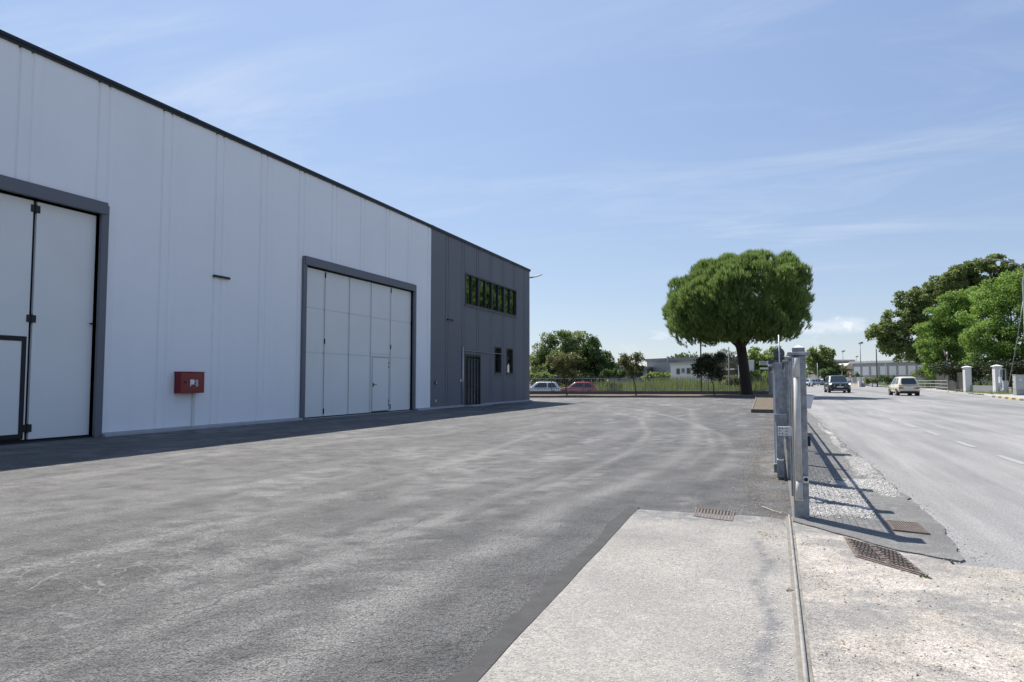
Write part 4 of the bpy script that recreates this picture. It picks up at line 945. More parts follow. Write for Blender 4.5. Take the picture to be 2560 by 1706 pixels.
# far trees along the road
tree('far_tree','tall thin crowned tree beyond the dark car',(*P(2060,170),-.05),V(2058,925,170),.35,clumps_at([(2050,885,0,2.6),(2065,900,0,2.6),(2040,905,0,2.4),(2075,918,0,2.3),(2035,925,0,2.3),(2060,930,0,2.2),(2030,890,0,1.8)],170),3600,(.7,.4),'oak')
bushm(2085,934,165,2.4,'bush','rounded roadside tree in front of the grey flats',1500,'far_tree',(.6,.35),'tree',zb=0,wide=1.6)
for a,b,dep,r,mt,lb in ((2310,897,200,3.2,'bush','green treetop rising behind the white warehouse roof'),(1735,900,150,3.0,'bush','treetop behind the grey hall, left of the dark post'),(1975,940,260,3.2,'oak','far dark trees at the end of the road'),(2010,938,240,3.0,'oak','far trees behind the white parked car'),(2120,945,160,1.8,'bush','low hedge by the roadside wall'),(1650,945,108,1.4,'fig','tall weeds in front of the grey hall')):
    bushm(a,b,dep,r,mt,lb,1300,'far_tree' if r > 2 else 'bush',(.6,.35),'tree' if r > 2 else 'bush',zb=0,wide=2)
for k,(x,y) in enumerate(((-110,360),(-60,390),(-10,420),(40,400),(90,380))):
    tree('far_tree','distant tree of the low line along the horizon',(x,y,-.1),(x,y,3),.4,[((x+d*9,y+rng.uniform(-3,3),4.5+rng.uniform(-1,2)),5.5) for d in (-1.6,-.8,0,.8,1.6)],700,(1.6,1.0),'oak',group='distant tree line')

# ---- grass and weeds beyond the wall
def grass(name, label, n, reg, h, mat='grass', zf=None, cat='grass', w=.03):
    pts = reg(n); k = len(pts); ang = rng.uniform(0,2*math.pi,k); lean = rng.normal(0,.22,(k,2)); hh = h*rng.uniform(.45,1.2,(k,1))*np.clip(2.4*fbm(pts[:,0],pts[:,1],.22,15)-.3,.25,1.5)[:,None]
    top = pts+np.concatenate([lean*hh,hh],1); s_ = np.stack([np.cos(ang),np.sin(ang),0*ang],1)*w
    v = np.stack([pts-s_,pts+s_,top],1).reshape(-1,3)
    o = fast_mesh(name,v,3,MAT[mat]); return tag(o,label,cat,kind='stuff')
def reg_view(a0,a1,d0,d1):
    def f(n):
        a = rng.uniform(a0,a1,n); d = rng.uniform(d0,d1,n); ac = (a-1280)*d/1706; x = _rt[0]*ac+_fh[0]*d; y = _rt[1]*ac+_fh[1]*d
        return np.stack([x,y,land_z(x,y)],1)
    return f
grass('field_grass','tall sunlit yellow green grass in the field behind the wall',26000,reg_view(1560,1945,55,92),1.05,w=.035)
grass('lane_grass','rough grass along the lane behind the picket fence',16000,reg_view(1330,1580,76,98),1.0,w=.035)
grass('verge_grass','dry grass tufts at the foot of the white pillars',900,lambda n: np.stack([rng.uniform(14.9,17.6,n),rng.uniform(60,72,n),np.full(n,.11)],1),.28,w=.02)
grass('roadside_grass','dry grass along the roadside behind the railing',9000,lambda n: np.stack([rng.uniform(19,27,n),rng.uniform(88,150,n),np.zeros(n)],1),.9,w=.04)

# ================================================================ VEHICLES
def car(name, label, loc, rz, L, W, H, paint, belt, hood, tail, g, wheel_r=.31, wb=None, group=None, front=False, rear=None, clad=False):
    """local +x is forward. g = (rear base x, rear roof x, front roof x, front base x) as fractions of length from the tail"""
    t = thing(name,label,'car',loc,rz,group); X = lambda f: (f-.5)*L; hw = W/2; zb = .20
    st = []   # stations: f, halfwidth factor, top height, bottom
    for f,wf,zt,z0 in ((0,.74,tail*.74,.44),(.012,.86,tail*.88,.32),(.05,.955,tail*.985,zb+.04),(.14,.995,belt,zb),(.30,1,belt,zb),(.50,1,belt*.995,zb),(.66,1,belt*.985,zb),(.76,.995,hood*1.02,zb),(.86,.975,hood*.985,zb),(.94,.93,hood*.93,zb+.02),(.985,.84,hood*.83,.30),(1,.74,hood*.70,.40)):
        st.append((X(f),hw*wf,zt,z0))
    vs_, fs = [], []
    for x,w,zt,z0 in st:
        zs = (z0, z0+.10*(zt-z0), z0+.52*(zt-z0), z0+.80*(zt-z0), z0+.965*(zt-z0), zt, zt)
        ws = (.86*w,.97*w,1.0*w,.975*w,.90*w,.70*w,0)
        row = [(x,-a,z) for a,z in zip(ws,zs)]+[(x,a,z) for a,z in list(zip(ws,zs))[-2::-1]]
        vs_ += row
    n = 13
    for i in range(len(st)-1):
        for k in range(n-1): fs.append((i*n+k,(i+1)*n+k,(i+1)*n+k+1,i*n+k+1))
        fs.append((i*n+n-1,(i+1)*n+n-1,(i+1)*n,i*n))
    fs += [tuple(range(n)),tuple(range((len(st)-1)*n,len(st)*n))[::-1]]
    m = MB(); m.add(vs_,fs); body = m.build('body',paint,t,smooth=True,local=True)
    body.modifiers.new('sub','SUBSURF').levels = 1; body.modifiers['sub'].render_levels = 1
    # greenhouse
    rb, rr, fr, fb = (X(f) for f in g); wb_, wr_ = hw*.90, hw*(.66 if rear else .70); zb_ = belt-.03
    def ring(k):   # k 0..1 from belt to roof
        z = zb_+(H-zb_)*k; bulge = math.sin(k*math.pi)*.02
        x0 = rb+(rr-rb)*k-bulge; x1 = fb+(fr-fb)*k+bulge; w = wb_+(wr_-wb_)*k+bulge
        c = .07
        return [(x0,-w+c,z),(x0+c,-w,z),(x1-c*1.6,-w,z),(x1,-w+c,z),(x1+.03,0,z),(x1,w-c,z),(x1-c*1.6,w,z),(x0+c,w,z),(x0,w-c,z),(x0-.02,0,z)]
    ks = (0,.3,.6,.84,.93); vs_ = []; fs = []
    for k in ks: vs_ += ring(k)
    cx_ = (rr+fr)/2; top = [(cx_+(x-cx_)*.80,y*.72,H) for x,y,z in ring(1.0)]; vs_ += top; nn = 10
    for i in range(len(ks)):
        for k in range(nn): fs.append((i*nn+k,i*nn+(k+1)%nn,(i+1)*nn+(k+1)%nn,(i+1)*nn+k))
    fs.append(tuple(range(len(ks)*nn,(len(ks)+1)*nn)))
    m = MB(); m.add(vs_,fs); roof = m.build('roof',paint,t,smooth=True,local=True)
    def pane(nm, c4, nrm, mat='cglass', th=.018):
        c4 = [Vector(p) for p in c4]; ctr = sum(c4,Vector())/4; pts = []
        for i in range(4):   # rounded corners
            a, b, c = c4[i-1], c4[i], c4[(i+1)%4]
            pts += [b+(a-b)*.12, b+(a-b)*.035+(c-b)*.035, b+(c-b)*.12]
        m = MB(); m.slab(pts,nrm,th); return m.build(nm,MAT[mat],roof,local=True)
    def at(side, k, f):  # point on greenhouse side plane
        z = zb_+(H-zb_)*k; x0 = rb+(rr-rb)*k; x1 = fb+(fr-fb)*k; w = wb_+(wr_-wb_)*k+math.sin(k*math.pi)*.02
        return (x0+(x1-x0)*f, side*w, z)
    for s_ in (-1,1):
        for f0,f1 in ((.09,.40),(.43,.86)):
            q = [at(s_,.12,f0),at(s_,.12,f1+(.05 if f1>.8 else 0)),at(s_,.84,f1-.01),at(s_,.84,f0+.04)]
            pane('side_window',q if s_<0 else q[::-1],(0,s_,.25),th=.012)
    def atx(end, k, v):
        z = zb_+(H-zb_)*k; x = (rb+(rr-rb)*k-.02-.02) if end < 0 else (fb+(fr-fb)*k+.03+.015); w = wb_+(wr_-wb_)*k
        return (x, w*v, z)
    pane('windscreen',[atx(1,.08,-.84),atx(1,.08,.84),atx(1,.86,.84),atx(1,.86,-.84)],(fr-fb and 1,0,.8),th=.02)
    pane('rear_window',[atx(-1,.10,.80),atx(-1,.10,-.80),atx(-1,.80,-.82),atx(-1,.80,.82)],(-1,0,.35),th=.02)
    # wheels
    wbx = wb or (.185,.815); wm = {}
    for f in wbx:
        for s_ in (-1,1):
            x = X(f); yc = s_*(hw-.11)
            m = MB(); m.disc((x,s_*(hw-.10),wheel_r+.01),(0,1,0),wheel_r+.04,.21,20); m.build('wheel_arch',MAT['dkplast'],t,local=True)
            m = MB(); m.tube([(x,yc-.10,wheel_r),(x,yc-.085,wheel_r),(x,yc+.085,wheel_r),(x,yc+.10,wheel_r)] ,[wheel_r*.92,wheel_r,wheel_r,wheel_r*.92],20); m.v = [(a,b+s_*.02,c) for a,b,c in m.v]; w = m.build('wheel',MAT['tyre'],t,smooth=False,local=True)
            m = MB(); m.disc((x,s_*(hw+.005),wheel_r),(0,1,0),wheel_r*.66,.03,16); m.build('rim',MAT['rim'],w,local=True)
    # bumpers, lights, mirrors, plates
    m = MB(); m.box((X(1)-.10,-hw*.72,.26),(X(1)+.025,hw*.72,.42)); m.build('front_bumper',MAT['dkplast'],t,local=True,bevel=.02)
    m = MB(); m.box((X(0)-.03,-hw*.80,.30 if not rear else .27),(X(0)+.10,hw*.80,.40 if not rear else .34)); m.build('rear_bumper',MAT['dkplast'] ,t,local=True,bevel=.02)
    for s_ in (-1,1):
        zt = hood*.74
        m = MB(); q = [(X(.988),s_*hw*.46,zt-.07),(X(.955),s_*hw*.93,zt+.03),(X(.94),s_*hw*.925,zt+.12),(X(.975),s_*hw*.50,zt+.03)]
        m.slab(q if s_ > 0 else q[::-1],(1,s_*.35,.2),.05); m.build('headlight',MAT['lampon'] if clad else MAT['lampwhite'],t,local=True)
        m = MB(); q = [(X(0)-.012,s_*hw*.42,tail*.60),(X(.006)-.0,s_*hw*.88,tail*.585),(X(.006),s_*hw*.90,tail*.72),(X(0)-.006,s_*hw*.50,tail*.68)] if rear else [(X(.0),s_*hw*.58,tail*.72),(X(.015),s_*hw*.90,tail*.70),(X(.02),s_*hw*.90,tail*.86),(X(.005),s_*hw*.58,tail*.84)]
        m.slab(q[::-1] if s_ > 0 else q,(-1,s_*.2,0),.045); tl = m.build('tail_light',MAT['lampred'],t,local=True)
        if rear and s_ > 0: m = MB(); m.box((X(0)-.062,s_*hw*.50,tail*.615),(X(0)-.05,s_*hw*.58,tail*.665)); m.build('indicator',MAT['amber'],tl,local=True)
        mx = fb-.12; m = MB(); m.add([(mx-.02,s_*hw*.90,belt+.02),(mx+.05,s_*hw*.90,belt+.02),(mx+.06,s_*(hw+.17),belt+.03),(mx-.01,s_*(hw+.19),belt+.03),(mx-.02,s_*hw*.92,belt+.10),(mx+.04,s_*hw*.92,belt+.10),(mx+.04,s_*(hw+.16),belt+.17),(mx-.02,s_*(hw+.18),belt+.17)],[(3,2,1,0),(4,5,6,7),(0,1,5,4),(1,2,6,5),(2,3,7,6),(3,0,4,7)]); m.build('mirror',paint if not rear else MAT['dkplast'],t,local=True,bevel=.015)
    m = MB(); m.box((X(1)+.026,-.26,.44 if not front else .50),(X(1)+.036,.26,.55 if not front else .61)); m.build('number_plate',MAT['plate'],t,local=True)
    zp = .42 if rear else tail*.62
    m = MB(); m.box((X(0)-.045,-.26,zp),(X(0)-.030,.26,zp+.115)); m.build('number_plate',MAT['plate'],t,local=True)
    if front:
        m = MB(); m.box((X(.985),-hw*.42,.62),(X(1)+.0,hw*.42,.80)); m.build('grille',MAT['dkplast'],t,local=True,bevel=.03)
        m = MB(); m.disc((X(1)+.012,0,.73),(1,0,0),.055,.02,12); m.build('badge',MAT['rim'],t,local=True)
        m = MB(); m.box((X(.97),-hw*.80,.32),(X(1)+.03,hw*.80,.48)); m.build('lower_intake',MAT['dkplast'],t,local=True,bevel=.03)
        m = MB(); m.box((X(1)-.02,-hw*.62,.245),(X(1)+.04,hw*.62,.285)); m.build('skid_plate',MAT['rim'],t,local=True)
    if clad:
        for s_ in (-1,1): m = MB(); m.box((X(.10),s_*hw*.93,.20),(X(.90),s_*(hw+.012),.36)); m.build('sill_cladding',MAT['dkplast'],t,local=True,bevel=.02)
    if rear:
        m = MB(); m.disc((X(0)-.02,0,tail*.80),(1,0,0),.045,.02,12); m.build('badge',MAT['rim'],t,local=True)
        m = MB(); m.box((X(.02),-.22,.17),(X(.10),.22,.26)); m.build('rear_muffler',MAT['dkplast'],t,local=True)
        m = MB(); m.tube([at(-1,.05,.33),at(-1,.9,.35)],.012,4); m.build('door_seam',MAT['dkplast'],t,local=True)
        for s_ in (-1,1): m = MB(); m.box((X(.10),s_*(hw-.006),.50),(X(.90),s_*(hw+.012),.54)); m.build('rub_strip',MAT['p_cream'],t,local=True)
    m = MB(); m.box((X(.06),-hw*.84,.17),(X(.94),hw*.84,.32)); m.build('underbody',MAT['dkplast'],t,local=True)
    return t
def m_lit():
    t = NT('lit_daytime_lamp'); t.fin((.9,.92,.95),.2); t.b.inputs['Emission Color'].default_value = (.9,.95,1,1); t.b.inputs['Emission Strength'].default_value = 1.6
    return t.m
MAT['lampon'] = m_lit()
def head(dx, dy): return math.atan2(dy,dx)
car('dark_suv','dark green grey sport utility car coming along the road with headlights on',(*P(2090,64.5),0),head(.05,-1),4.45,1.84,1.62,MAT['p_dark'],.98,1.02,1.05,(.03,.14,.56,.735),.36,None,None,front=True,clad=True)
car('small_car','small cream hatchback driving away in the right-hand lane',(*P(2256,52.3),0),head(-.07,1),3.34,1.51,1.43,MAT['p_cream'],.84,.86,.90,(.005,.13,.56,.78),.27,None,None,rear=True)
car('white_suv','white sport utility car parked behind the low wall next to the grey office',(*P(1350,73),-.66),head(-_rt[0],-_rt[1]),4.4,1.84,1.66,MAT['p_white'],1.0,1.0,1.05,(.03,.13,.58,.76),.35)
car('red_car','red hatchback parked beyond the low wall, partly behind the first young tree',(*P(1441,74),-.52),head(-_rt[0],-_rt[1]),4.1,1.76,1.50,MAT['p_red'],.92,.93,.98,(.02,.14,.55,.75),.31)
car('white_saloon','white saloon parked far down the road left of the dark car',(*P(2014,128),0),head(-.25,-1),4.3,1.8,1.45,MAT['p_white'],.90,.90,.95,(.05,.2,.55,.74),.32,front=True)
PG = 'white cars parked far down the road'
car('parked_car','white parked car in the far row just left of the dark car',(*P(2046,170),0),head(1,-.3),4.0,1.7,1.45,MAT['p_white'],.90,.90,.95,(.03,.14,.55,.75),.3,group=PG)
car('parked_car','white parked car half hidden behind the dark car',(*P(2066,172),0),head(1,-.3),4.0,1.7,1.45,MAT['p_white'],.90,.90,.95,(.03,.14,.55,.75),.3,group=PG)
car('parked_car','white car glimpsed far away between gate leaf and gate posts',(*P(1958,118),0),head(-.1,-1),4.2,1.75,1.45,MAT['p_white'],.90,.90,.95,(.03,.14,.55,.75),.3,group=PG)

# ================================================================ STREET FURNITURE, WALLS, FAR BUILDINGS
# low wall with picket fence
ux, uy = _rt[0], _rt[1]
fwall = thing('low_wall','low dark rendered wall closing the far end of the yard','wall',(*P(1600,52.2),0))
m = MB(); q0, q1, q2, q3 = P(1290,52.2), P(1931,52.2), P(1931,52.45), P(1290,52.45); m.prism([q0,q1,q2,q3],-.3,.295); m.build('wall_body',MAT['bwall'],fwall)
m = MB(); m.prism([P(1290,52.15),P(1931,52.15),P(1931,52.5),P(1290,52.5)],.297,.335); m.build('coping',MAT['bwall'],fwall)
pf = thing('picket_fence','grey metal picket fence on top of the low wall','fence',(*P(1600,52.32),.335))
off = WLOC[pf.name]; rot = YAW
npk = 145; a0, a1 = P(1300,52.32), P(1926,52.32); first = None
for k in range(npk):
    t_ = k/(npk-1); x, y = a0[0]+(a1[0]-a0[0])*t_, a0[1]+(a1[1]-a0[1])*t_
    if first is None: m = MB(); m.box((-.010,-.010,0),(.010,.010,1.10)); m.add([(-.010,-.010,1.1),(.010,-.010,1.1),(.010,.010,1.1),(-.010,.010,1.1),(0,0,1.15)],[(0,1,4),(1,2,4),(2,3,4),(3,0,4)]); first = m.build('picket',MAT['picket'],pf,local=True); first.location = (x-off[0],y-off[1],0)
    else: link_copy(first,pf,(x-off[0],y-off[1],0))
for zz in (.10,.22,.95):
    m = MB(); m.tube([(a0[0],a0[1],.335+zz),(a1[0],a1[1],.335+zz)],.014,4); m.build('rail',MAT['picket'],pf)
for k in range(9):
    t_ = k/8; x, y = a0[0]+(a1[0]-a0[0])*t_, a0[1]+(a1[1]-a0[1])*t_; m = MB(); m.box((x-.025,y+.03,.335),(x+.025,y+.08,1.42)); m.build('post',MAT['picket'],pf)
# wall end pier by the fence
m = MB(); c = P(1928,51.6); m.obox((c[0],c[1],0),(.35,.35,1.75),YAW,z0=0); o = m.build('wall_pier',MAT['conc'],bevel=.01); tag(o,'grey concrete pier where the low wall meets the fence','pier')
# posts behind the wall
def pole(name, label, a, dep, top, r, mat, cat='post', group=None, z0=-.05):
    x, y = P(a,dep); z1 = Zr(top,dep); m = MB(); m.tube([(x,y,z0),(x,y,z0+.4),(x,y,z1)],[r*1.25,r,r*.8],8); o = m.build(name,MAT[mat],smooth=True); tag(o,label,cat,group); return o,(x,y,z1)
pole('lamp_column','tall thin dark column rising into the left side of the pine crown',1752,53.6,700,.06,'dkplast')
pole('metal_post','short grey post behind the wall between young tree and pine trunk',1822,57,868,.06,'concd')
# billboard half behind the pine
bb = thing('billboard','blank white roadside board half hidden by the pine trunk','billboard',(*P(1868,60),0))
a, b, c, d = V(1846,900,60), V(1885,900,60), V(1885,946,60), V(1846,946,60); m = MB(); m.slab([a,d,c,b],_fh,.06); m.build('panel',MAT['whitep'],bb)
for k in (1851,1880): x, y = P(k,60.1); m = MB(); m.tube([(x,y,-.1),(x,y,Zr(902,60))],.04,6); m.build('leg',MAT['galv'],bb)
# direction boards
ds = thing('direction_sign','stack of white and dark direction boards left of the gate','sign',(*P(1919,56),0))
for r0,r1,a0_,a1_,mt in ((903,914,1898,1920,'bgwhite'),(900,910,1921,1943,'dark_sign'),(911,917,1921,1935,'bgwhite'),(919,924,1900,1920,'bgwhite'),(918,927,1921,1933,'dark_sign')):
    m = MB(); a, b, c, d = V(a0_,r0,56), V(a1_,r0,56), V(a1_,r1,56), V(a0_,r1,56); m.slab([a,d,c,b],_fh,.03); bd = m.build('board',MAT[mt],ds)
    if mt == 'bgwhite' and r1-r0 > 5:
        for rr_ in np.arange(r0+2,r1-1,2.6): m = MB(); a,b,c,d = V(a0_+2,rr_,55.99),V(a1_-3,rr_,55.99),V(a1_-3,rr_+.9,55.99),V(a0_+2,rr_+.9,55.99); m.slab([a,d,c,b],_fh,.006); m.build('text_line',MAT['dark_sign'],bd)
for k in (1920,1931): x, y = P(k,56.15); m = MB(); m.tube([(x,y,-.1),(x,y,Zr(897,56))],.035,6); m.build('post',MAT['galv'],ds)
# round traffic signs from behind
ts = thing('traffic_sign','pair of round traffic signs seen from behind on one pole at the fence','traffic sign',(*P(1948,36),0))
x, y = P(1948,35.95); m = MB(); m.tube([(x,y,-.05),(x,y,Zr(838,36))],.033,8); m.build('pole',MAT['galv_l'],ts,smooth=True)
for row in (884,914.5):
    cpt = V(1947,row,36.06); m = MB(); m.disc(cpt,_fh,.30,.02,32); dd = m.build('disc',MAT['dark_sign'],ts)
    m = MB(); c2 = V(1948,row,36.02); m.obox((c2[0],c2[1],c2[2]),(.16,.05,.05),YAW); m.build('clamp',MAT['galv'],dd)

# ---- right side
def pillar(a, dep, label, h, w):
    x, y = P(a,dep); t = thing('gate_pillar',label,'pillar',(x,y,.11),0,'white brick pillars across the road'); n = int(h/.085)
    m = MB(); m.obox((x,y,0),(w-.03,w-.03,h),R(8),z0=.11); m.build('mortar_core',MAT['concd'],t)
    for k in range(n):
        m = MB(); m.obox((x,y,0),(w,w,.066),R(8),z0=.125+k*.085); m.build('brick_course',MAT['whitebrick'],t)
    z = .11+h; m = MB(); m.obox((x,y,0),(w+.16,w+.16,.05),R(8),z0=z+.002); m.build('cap',MAT['bgwhite'],t)
    ca, sa = math.cos(R(8)), math.sin(R(8)); r_ = w/2+.07; q = [(x+p*ca-s_*sa,y+p*sa+s_*ca,z+.053) for p,s_ in ((-r_,-r_),(r_,-r_),(r_,r_),(-r_,r_))]
    m = MB(); m.add(q+[(x,y,z+.17)],[(0,1,4),(1,2,4),(2,3,4),(3,0,4),(3,2,1,0)]); m.build('cap_top',MAT['bgwhite'],t); return x,y
pa = pillar(2416,60,'white brick pillar at the end of the dark slatted fence',2.15,.50)
pb = pillar(2491,55.5,'white brick pillar beside the meter boxes',2.15,.50)
# slatted fence left of the first pillar
sf = thing('slat_fence','dark brown horizontal slat fence left of the white brick pillar','fence',(pa[0],pa[1],.1))
s0, s1 = P(2340,80), (pa[0]-.05,pa[1]+.35)
for k in range(14):
    z = .16+k*.125; m = MB(); dx, dy = s1[0]-s0[0], s1[1]-s0[1]; L = math.hypot(dx,dy); nx, ny = -dy/L*.02, dx/L*.02
    m.prism([(s0[0]+nx,s0[1]+ny),(s0[0]-nx,s0[1]-ny),(s1[0]-nx,s1[1]-ny),(s1[0]+nx,s1[1]+ny)],z,z+.10); m.build('slat',MAT['slat'],sf)
for k in range(6): t_ = k/5; m = MB(); xx, yy = s0[0]+(s1[0]-s0[0])*t_+.05, s0[1]+(s1[1]-s0[1])*t_; m.box((xx,yy-.04,.1),(xx+.06,yy+.04,1.95)); m.build('post',MAT['slat'],sf)
# panelled gate between pillars
gg = thing('panel_gate','low grey panelled gate between the two white pillars','gate',((pa[0]+pb[0])/2,(pa[1]+pb[1])/2,.1))
for k in range(4):
    z = .15+k*.145; m = MB(); a_, b_ = (pa[0]+.12,pa[1]-.26), (pb[0]-.05,pb[1]+.27)
    m.prism([(a_[0]+.02,a_[1]),(b_[0]+.02,b_[1]),(b_[0]+.06,b_[1]),(a_[0]+.06,a_[1])],z,z+.135); m.build('panel',MAT['concd'],gg)
# low wall from the second pillar to the right
lw = thing('garden_wall','low grey concrete wall running right from the second white pillar','wall',(pb[0],pb[1]-4,.1))
m = MB(); b0 = (pb[0]+.05,pb[1]-.28); b1 = P(2620,47); m.prism([(b0[0],b0[1]),(b1[0],b1[1]),(b1[0]+.2,b1[1]+.1),(b0[0]+.2,b0[1])],.05,.55); m.build('wall_body',MAT['conc'],lw)
m = MB(); m.prism([(b0[0]-.03,b0[1]),(b1[0]-.03,b1[1]),(b1[0]+.23,b1[1]+.1),(b0[0]+.23,b0[1])],.552,.60); m.build('coping',MAT['kerb'],lw)
# cabinets
def cabinet(name,label,a,dep,w,d_,h,rz):
    x, y = P(a,dep); t = thing(name,label,'cabinet',(x,y,.11),rz)
    m = MB(); m.box((-w/2,-d_/2,0),(w/2,d_/2,.42)); m.build('pedestal',MAT['conc'],t,local=True,bevel=.01)
    m = MB(); m.box((-w/2+.01,-d_/2+.01,.425),(w/2-.01,d_/2-.01,h)); m.build('housing',MAT['cabinet'],t,local=True,bevel=.012)
    m = MB(); m.box((-w/2-.02,-d_/2-.02,h+.002),(w/2+.02,d_/2+.02,h+.05)); m.build('lid',MAT['cabinet'],t,local=True,bevel=.01)
    m = MB(); m.box((-w/2-.004,-d_/2+.04,.46),(-w/2+.0095,d_/2-.04,h-.04)); q = m.build('door',MAT['cabinet'],t,local=True,bevel=.004)
    m = MB(); m.box((-w/2-.012,d_/2-.10,.85),(-w/2-.0045,d_/2-.06,.97)); m.build('lock',MAT['dkplast'],q,local=True)
    m = MB(); m.box((-.10,-d_/2-.003,h*.75),(.05,-d_/2+.0095,h*.82)); m.build('name_plate',MAT['whitep'],t,local=True)
cabinet('street_cabinet','grey two part street cabinet at the right edge of the view',2545,47.5,.62,.42,1.38,R(14))
mt_ = thing('meter_column','grey plastic meter column with open pipe frame beside the white pillar','meter box',(*P(2508,53.2),.11),R(10))
m = MB(); m.add([(-.20,-.16,0),(.24,-.16,0),(.24,.16,0),(-.20,.16,0),(-.20,-.16,.30),(.24,-.16,.42),(.24,.16,.42),(-.20,.16,.30),(-.13,-.15,.38),(.22,-.15,.42),(.22,.15,.42),(-.13,.15,.38),(-.13,-.15,1.02),(.22,-.15,1.02),(.22,.15,1.02),(-.13,.15,1.02)],[(3,2,1,0),(0,1,5,4),(1,2,6,5),(2,3,7,6),(3,0,4,7),(4,5,9,8),(5,6,10,9),(6,7,11,10),(7,4,8,11),(8,9,13,12),(9,10,14,13),(10,11,15,14),(11,8,12,15),(12,13,14,15)]); m.build('column',MAT['cabinet'],mt_,local=True,bevel=.01)
m = MB(); m.tube([(.12,0,1.0),(.12,0,1.92),(-.10,0,1.92)],.045,8); m.build('pipe_frame',MAT['concd'],mt_,local=True)
m = MB(); m.box((-.32,-.10,1.30),(-.12,.10,1.86)); m.build('meter_box',MAT['concd'],mt_,local=True,bevel=.01)
m = MB(); m.box((-.42,-.22,.85),(-.28,-.05,1.30)); m.build('intercom_box',MAT['whitep'],mt_,local=True,bevel=.01)
m = MB(); m.tube([(-.24,-.12,.05),(-.24,-.12,1.0)],.025,6); m.build('supply_pipe',MAT['sblue'],mt_,local=True)
# railing at the bend
rl = thing('road_railing','grey tubular steel railing along the far pavement','railing',(*P(2330,86),.1))
rpts = [P(2281+14.2*k,86-2.6*k) for k in range(7)]
for x, y in rpts: m = MB(); m.tube([(x,y,.08),(x,y,1.15)],.035,6); m.build('post',MAT['railm'],rl)
for z in (1.13,.78,.42):
    for i,(p,q) in enumerate(zip(rpts[:-1],rpts[1:])): m = MB(); s_ = .05*math.sin(i*1.9+z); m.tube([(p[0],p[1],z+s_*.4),(q[0],q[1],z+.05*math.sin((i+1)*1.9+z)*.4)],.03,6); m.build('rail',MAT['railm'],rl)
# sign post with a tilted triangle and coloured boards
sp = thing('sign_post','grey sign post with white, blue and green boards and a tilted warning triangle','sign',(*P(2368,69.5),.1))
x, y = P(2368,69.5); m = MB(); m.tube([(x,y,.05),(x,y,Zr(880,69.5))],.055,8); m.build('pole',MAT['galv'],sp,smooth=True)
for a0_,a1_,r0,r1,mt in ((2357,2369,904,910.5,'bgwhite'),(2359,2373,909,916.5,'sblue'),(2360,2374,917,923.5,'sgreen')):
    m = MB(); a,b,c,d = V(a0_,r0,69.4),V(a1_,r0+.5,69.4),V(a1_,r1,69.4),V(a0_,r1,69.4); m.slab([a,d,c,b],_fh,.03); bd = m.build('board',MAT[mt],sp)
    m = MB(); rm = (r0+r1)/2; a,b,c,d = V(a0_+1.5,rm,69.38),V(a1_-1.5,rm,69.38),V(a1_-1.5,rm+1.1,69.38),V(a0_+1.5,rm+1.1,69.38); m.slab([a,d,c,b],_fh,.008); m.build('text_line',MAT['bgwhite' if mt != 'bgwhite' else 'dark_sign'],bd)
a,b,c = V(2355.5,871,69.3),V(2362.5,893,69.3),V(2365.5,882,70.2); m = MB(); m.slab([a,b,c],(-.9,.3,0),.03); tri = m.build('warning_triangle',MAT['sred'],sp)
ct = (Vector(a)+Vector(b)+Vector(c))/3; m = MB(); m.slab([ct+(Vector(p)-ct)*.66+Vector((.9,-.3,0))*.004 for p in (a,b,c)],(.9,-.3,0),.012); m.build('sign_face',MAT['bgwhite'],tri)
# street lamp whose curved arm enters from the right, with its guy wire
sl = thing('street_lamp','tall street lamp with long curved arm at the right edge','street lamp',(*P(2566,50),.1))
b_ = P(2566,50); pts = [(b_[0],b_[1],.05),(b_[0],b_[1],4),(b_[0],b_[1],Zr(705,50)),V(2561,678,50),V(2548,663,50),V(2530,655,50),V(2505,651,50),V(2478,649,50)]
m = MB(); m.tube(pts,[.095,.085,.065,.055,.05,.046,.042,.04],8); m.build('column',MAT['railm'],sl,smooth=True)
m = MB(); m.tube([V(2480,649.5,50),V(2470,648.5,50),V(2452,650,50)],[.045,.08,.045],8); m.build('lamp_head',MAT['concd'],sl,smooth=True)
gw = MB(); gw.tube([V(2519,972,51.5),V(2532,905,51),V(2544,842,50.6),V(2558,748,50.2)],.022,6); o = gw.build('guy_wire',MAT['galv'],smooth=True); tag(o,'slanting steel guy wire tied to the ground beside the street cabinet','guy wire')
# slim lamp posts and dark pole further on
def lamp(a,dep,top,label):
    x, y = P(a,dep); t = thing('lamp_post',label,'lamp post',(x,y,0),0,'slim lamp posts down the road'); z = Zr(top,dep)
    m = MB(); m.tube([(x,y,-.05),(x,y,z)],[.11,.07],8); m.build('column',MAT['galv'],t,smooth=True)
    m = MB(); m.obox((x+.1,y,z+.12),(.75,.5,.22),R(20)); m.build('lamp_head',MAT['concd'],t,bevel=.03); m = MB(); m.obox((x+.32,y,z+.30),(.5,.35,.14),R(20)); m.build('lamp_visor',MAT['concd'],t)
lamp(2151,140,860,'slim grey lamp post right of the gabled house'); lamp(2107,180,880,'slim grey lamp post in front of the grey flats'); lamp(2141,230,893,'small distant lamp post over the white warehouse roof')
o,_ = pole('dark_pole','dark utility pole left of the cream hatchback',2191,118,872,.11,'dkplast','pole'); 
o,_ = pole('grey_pole','thin grey pole right of the dark utility pole',2213,125,905,.07,'concd','pole')
o,_ = pole('wooden_pole','pale slanting pole among the far roadside trees',2043,150,908,.10,'galv','pole')
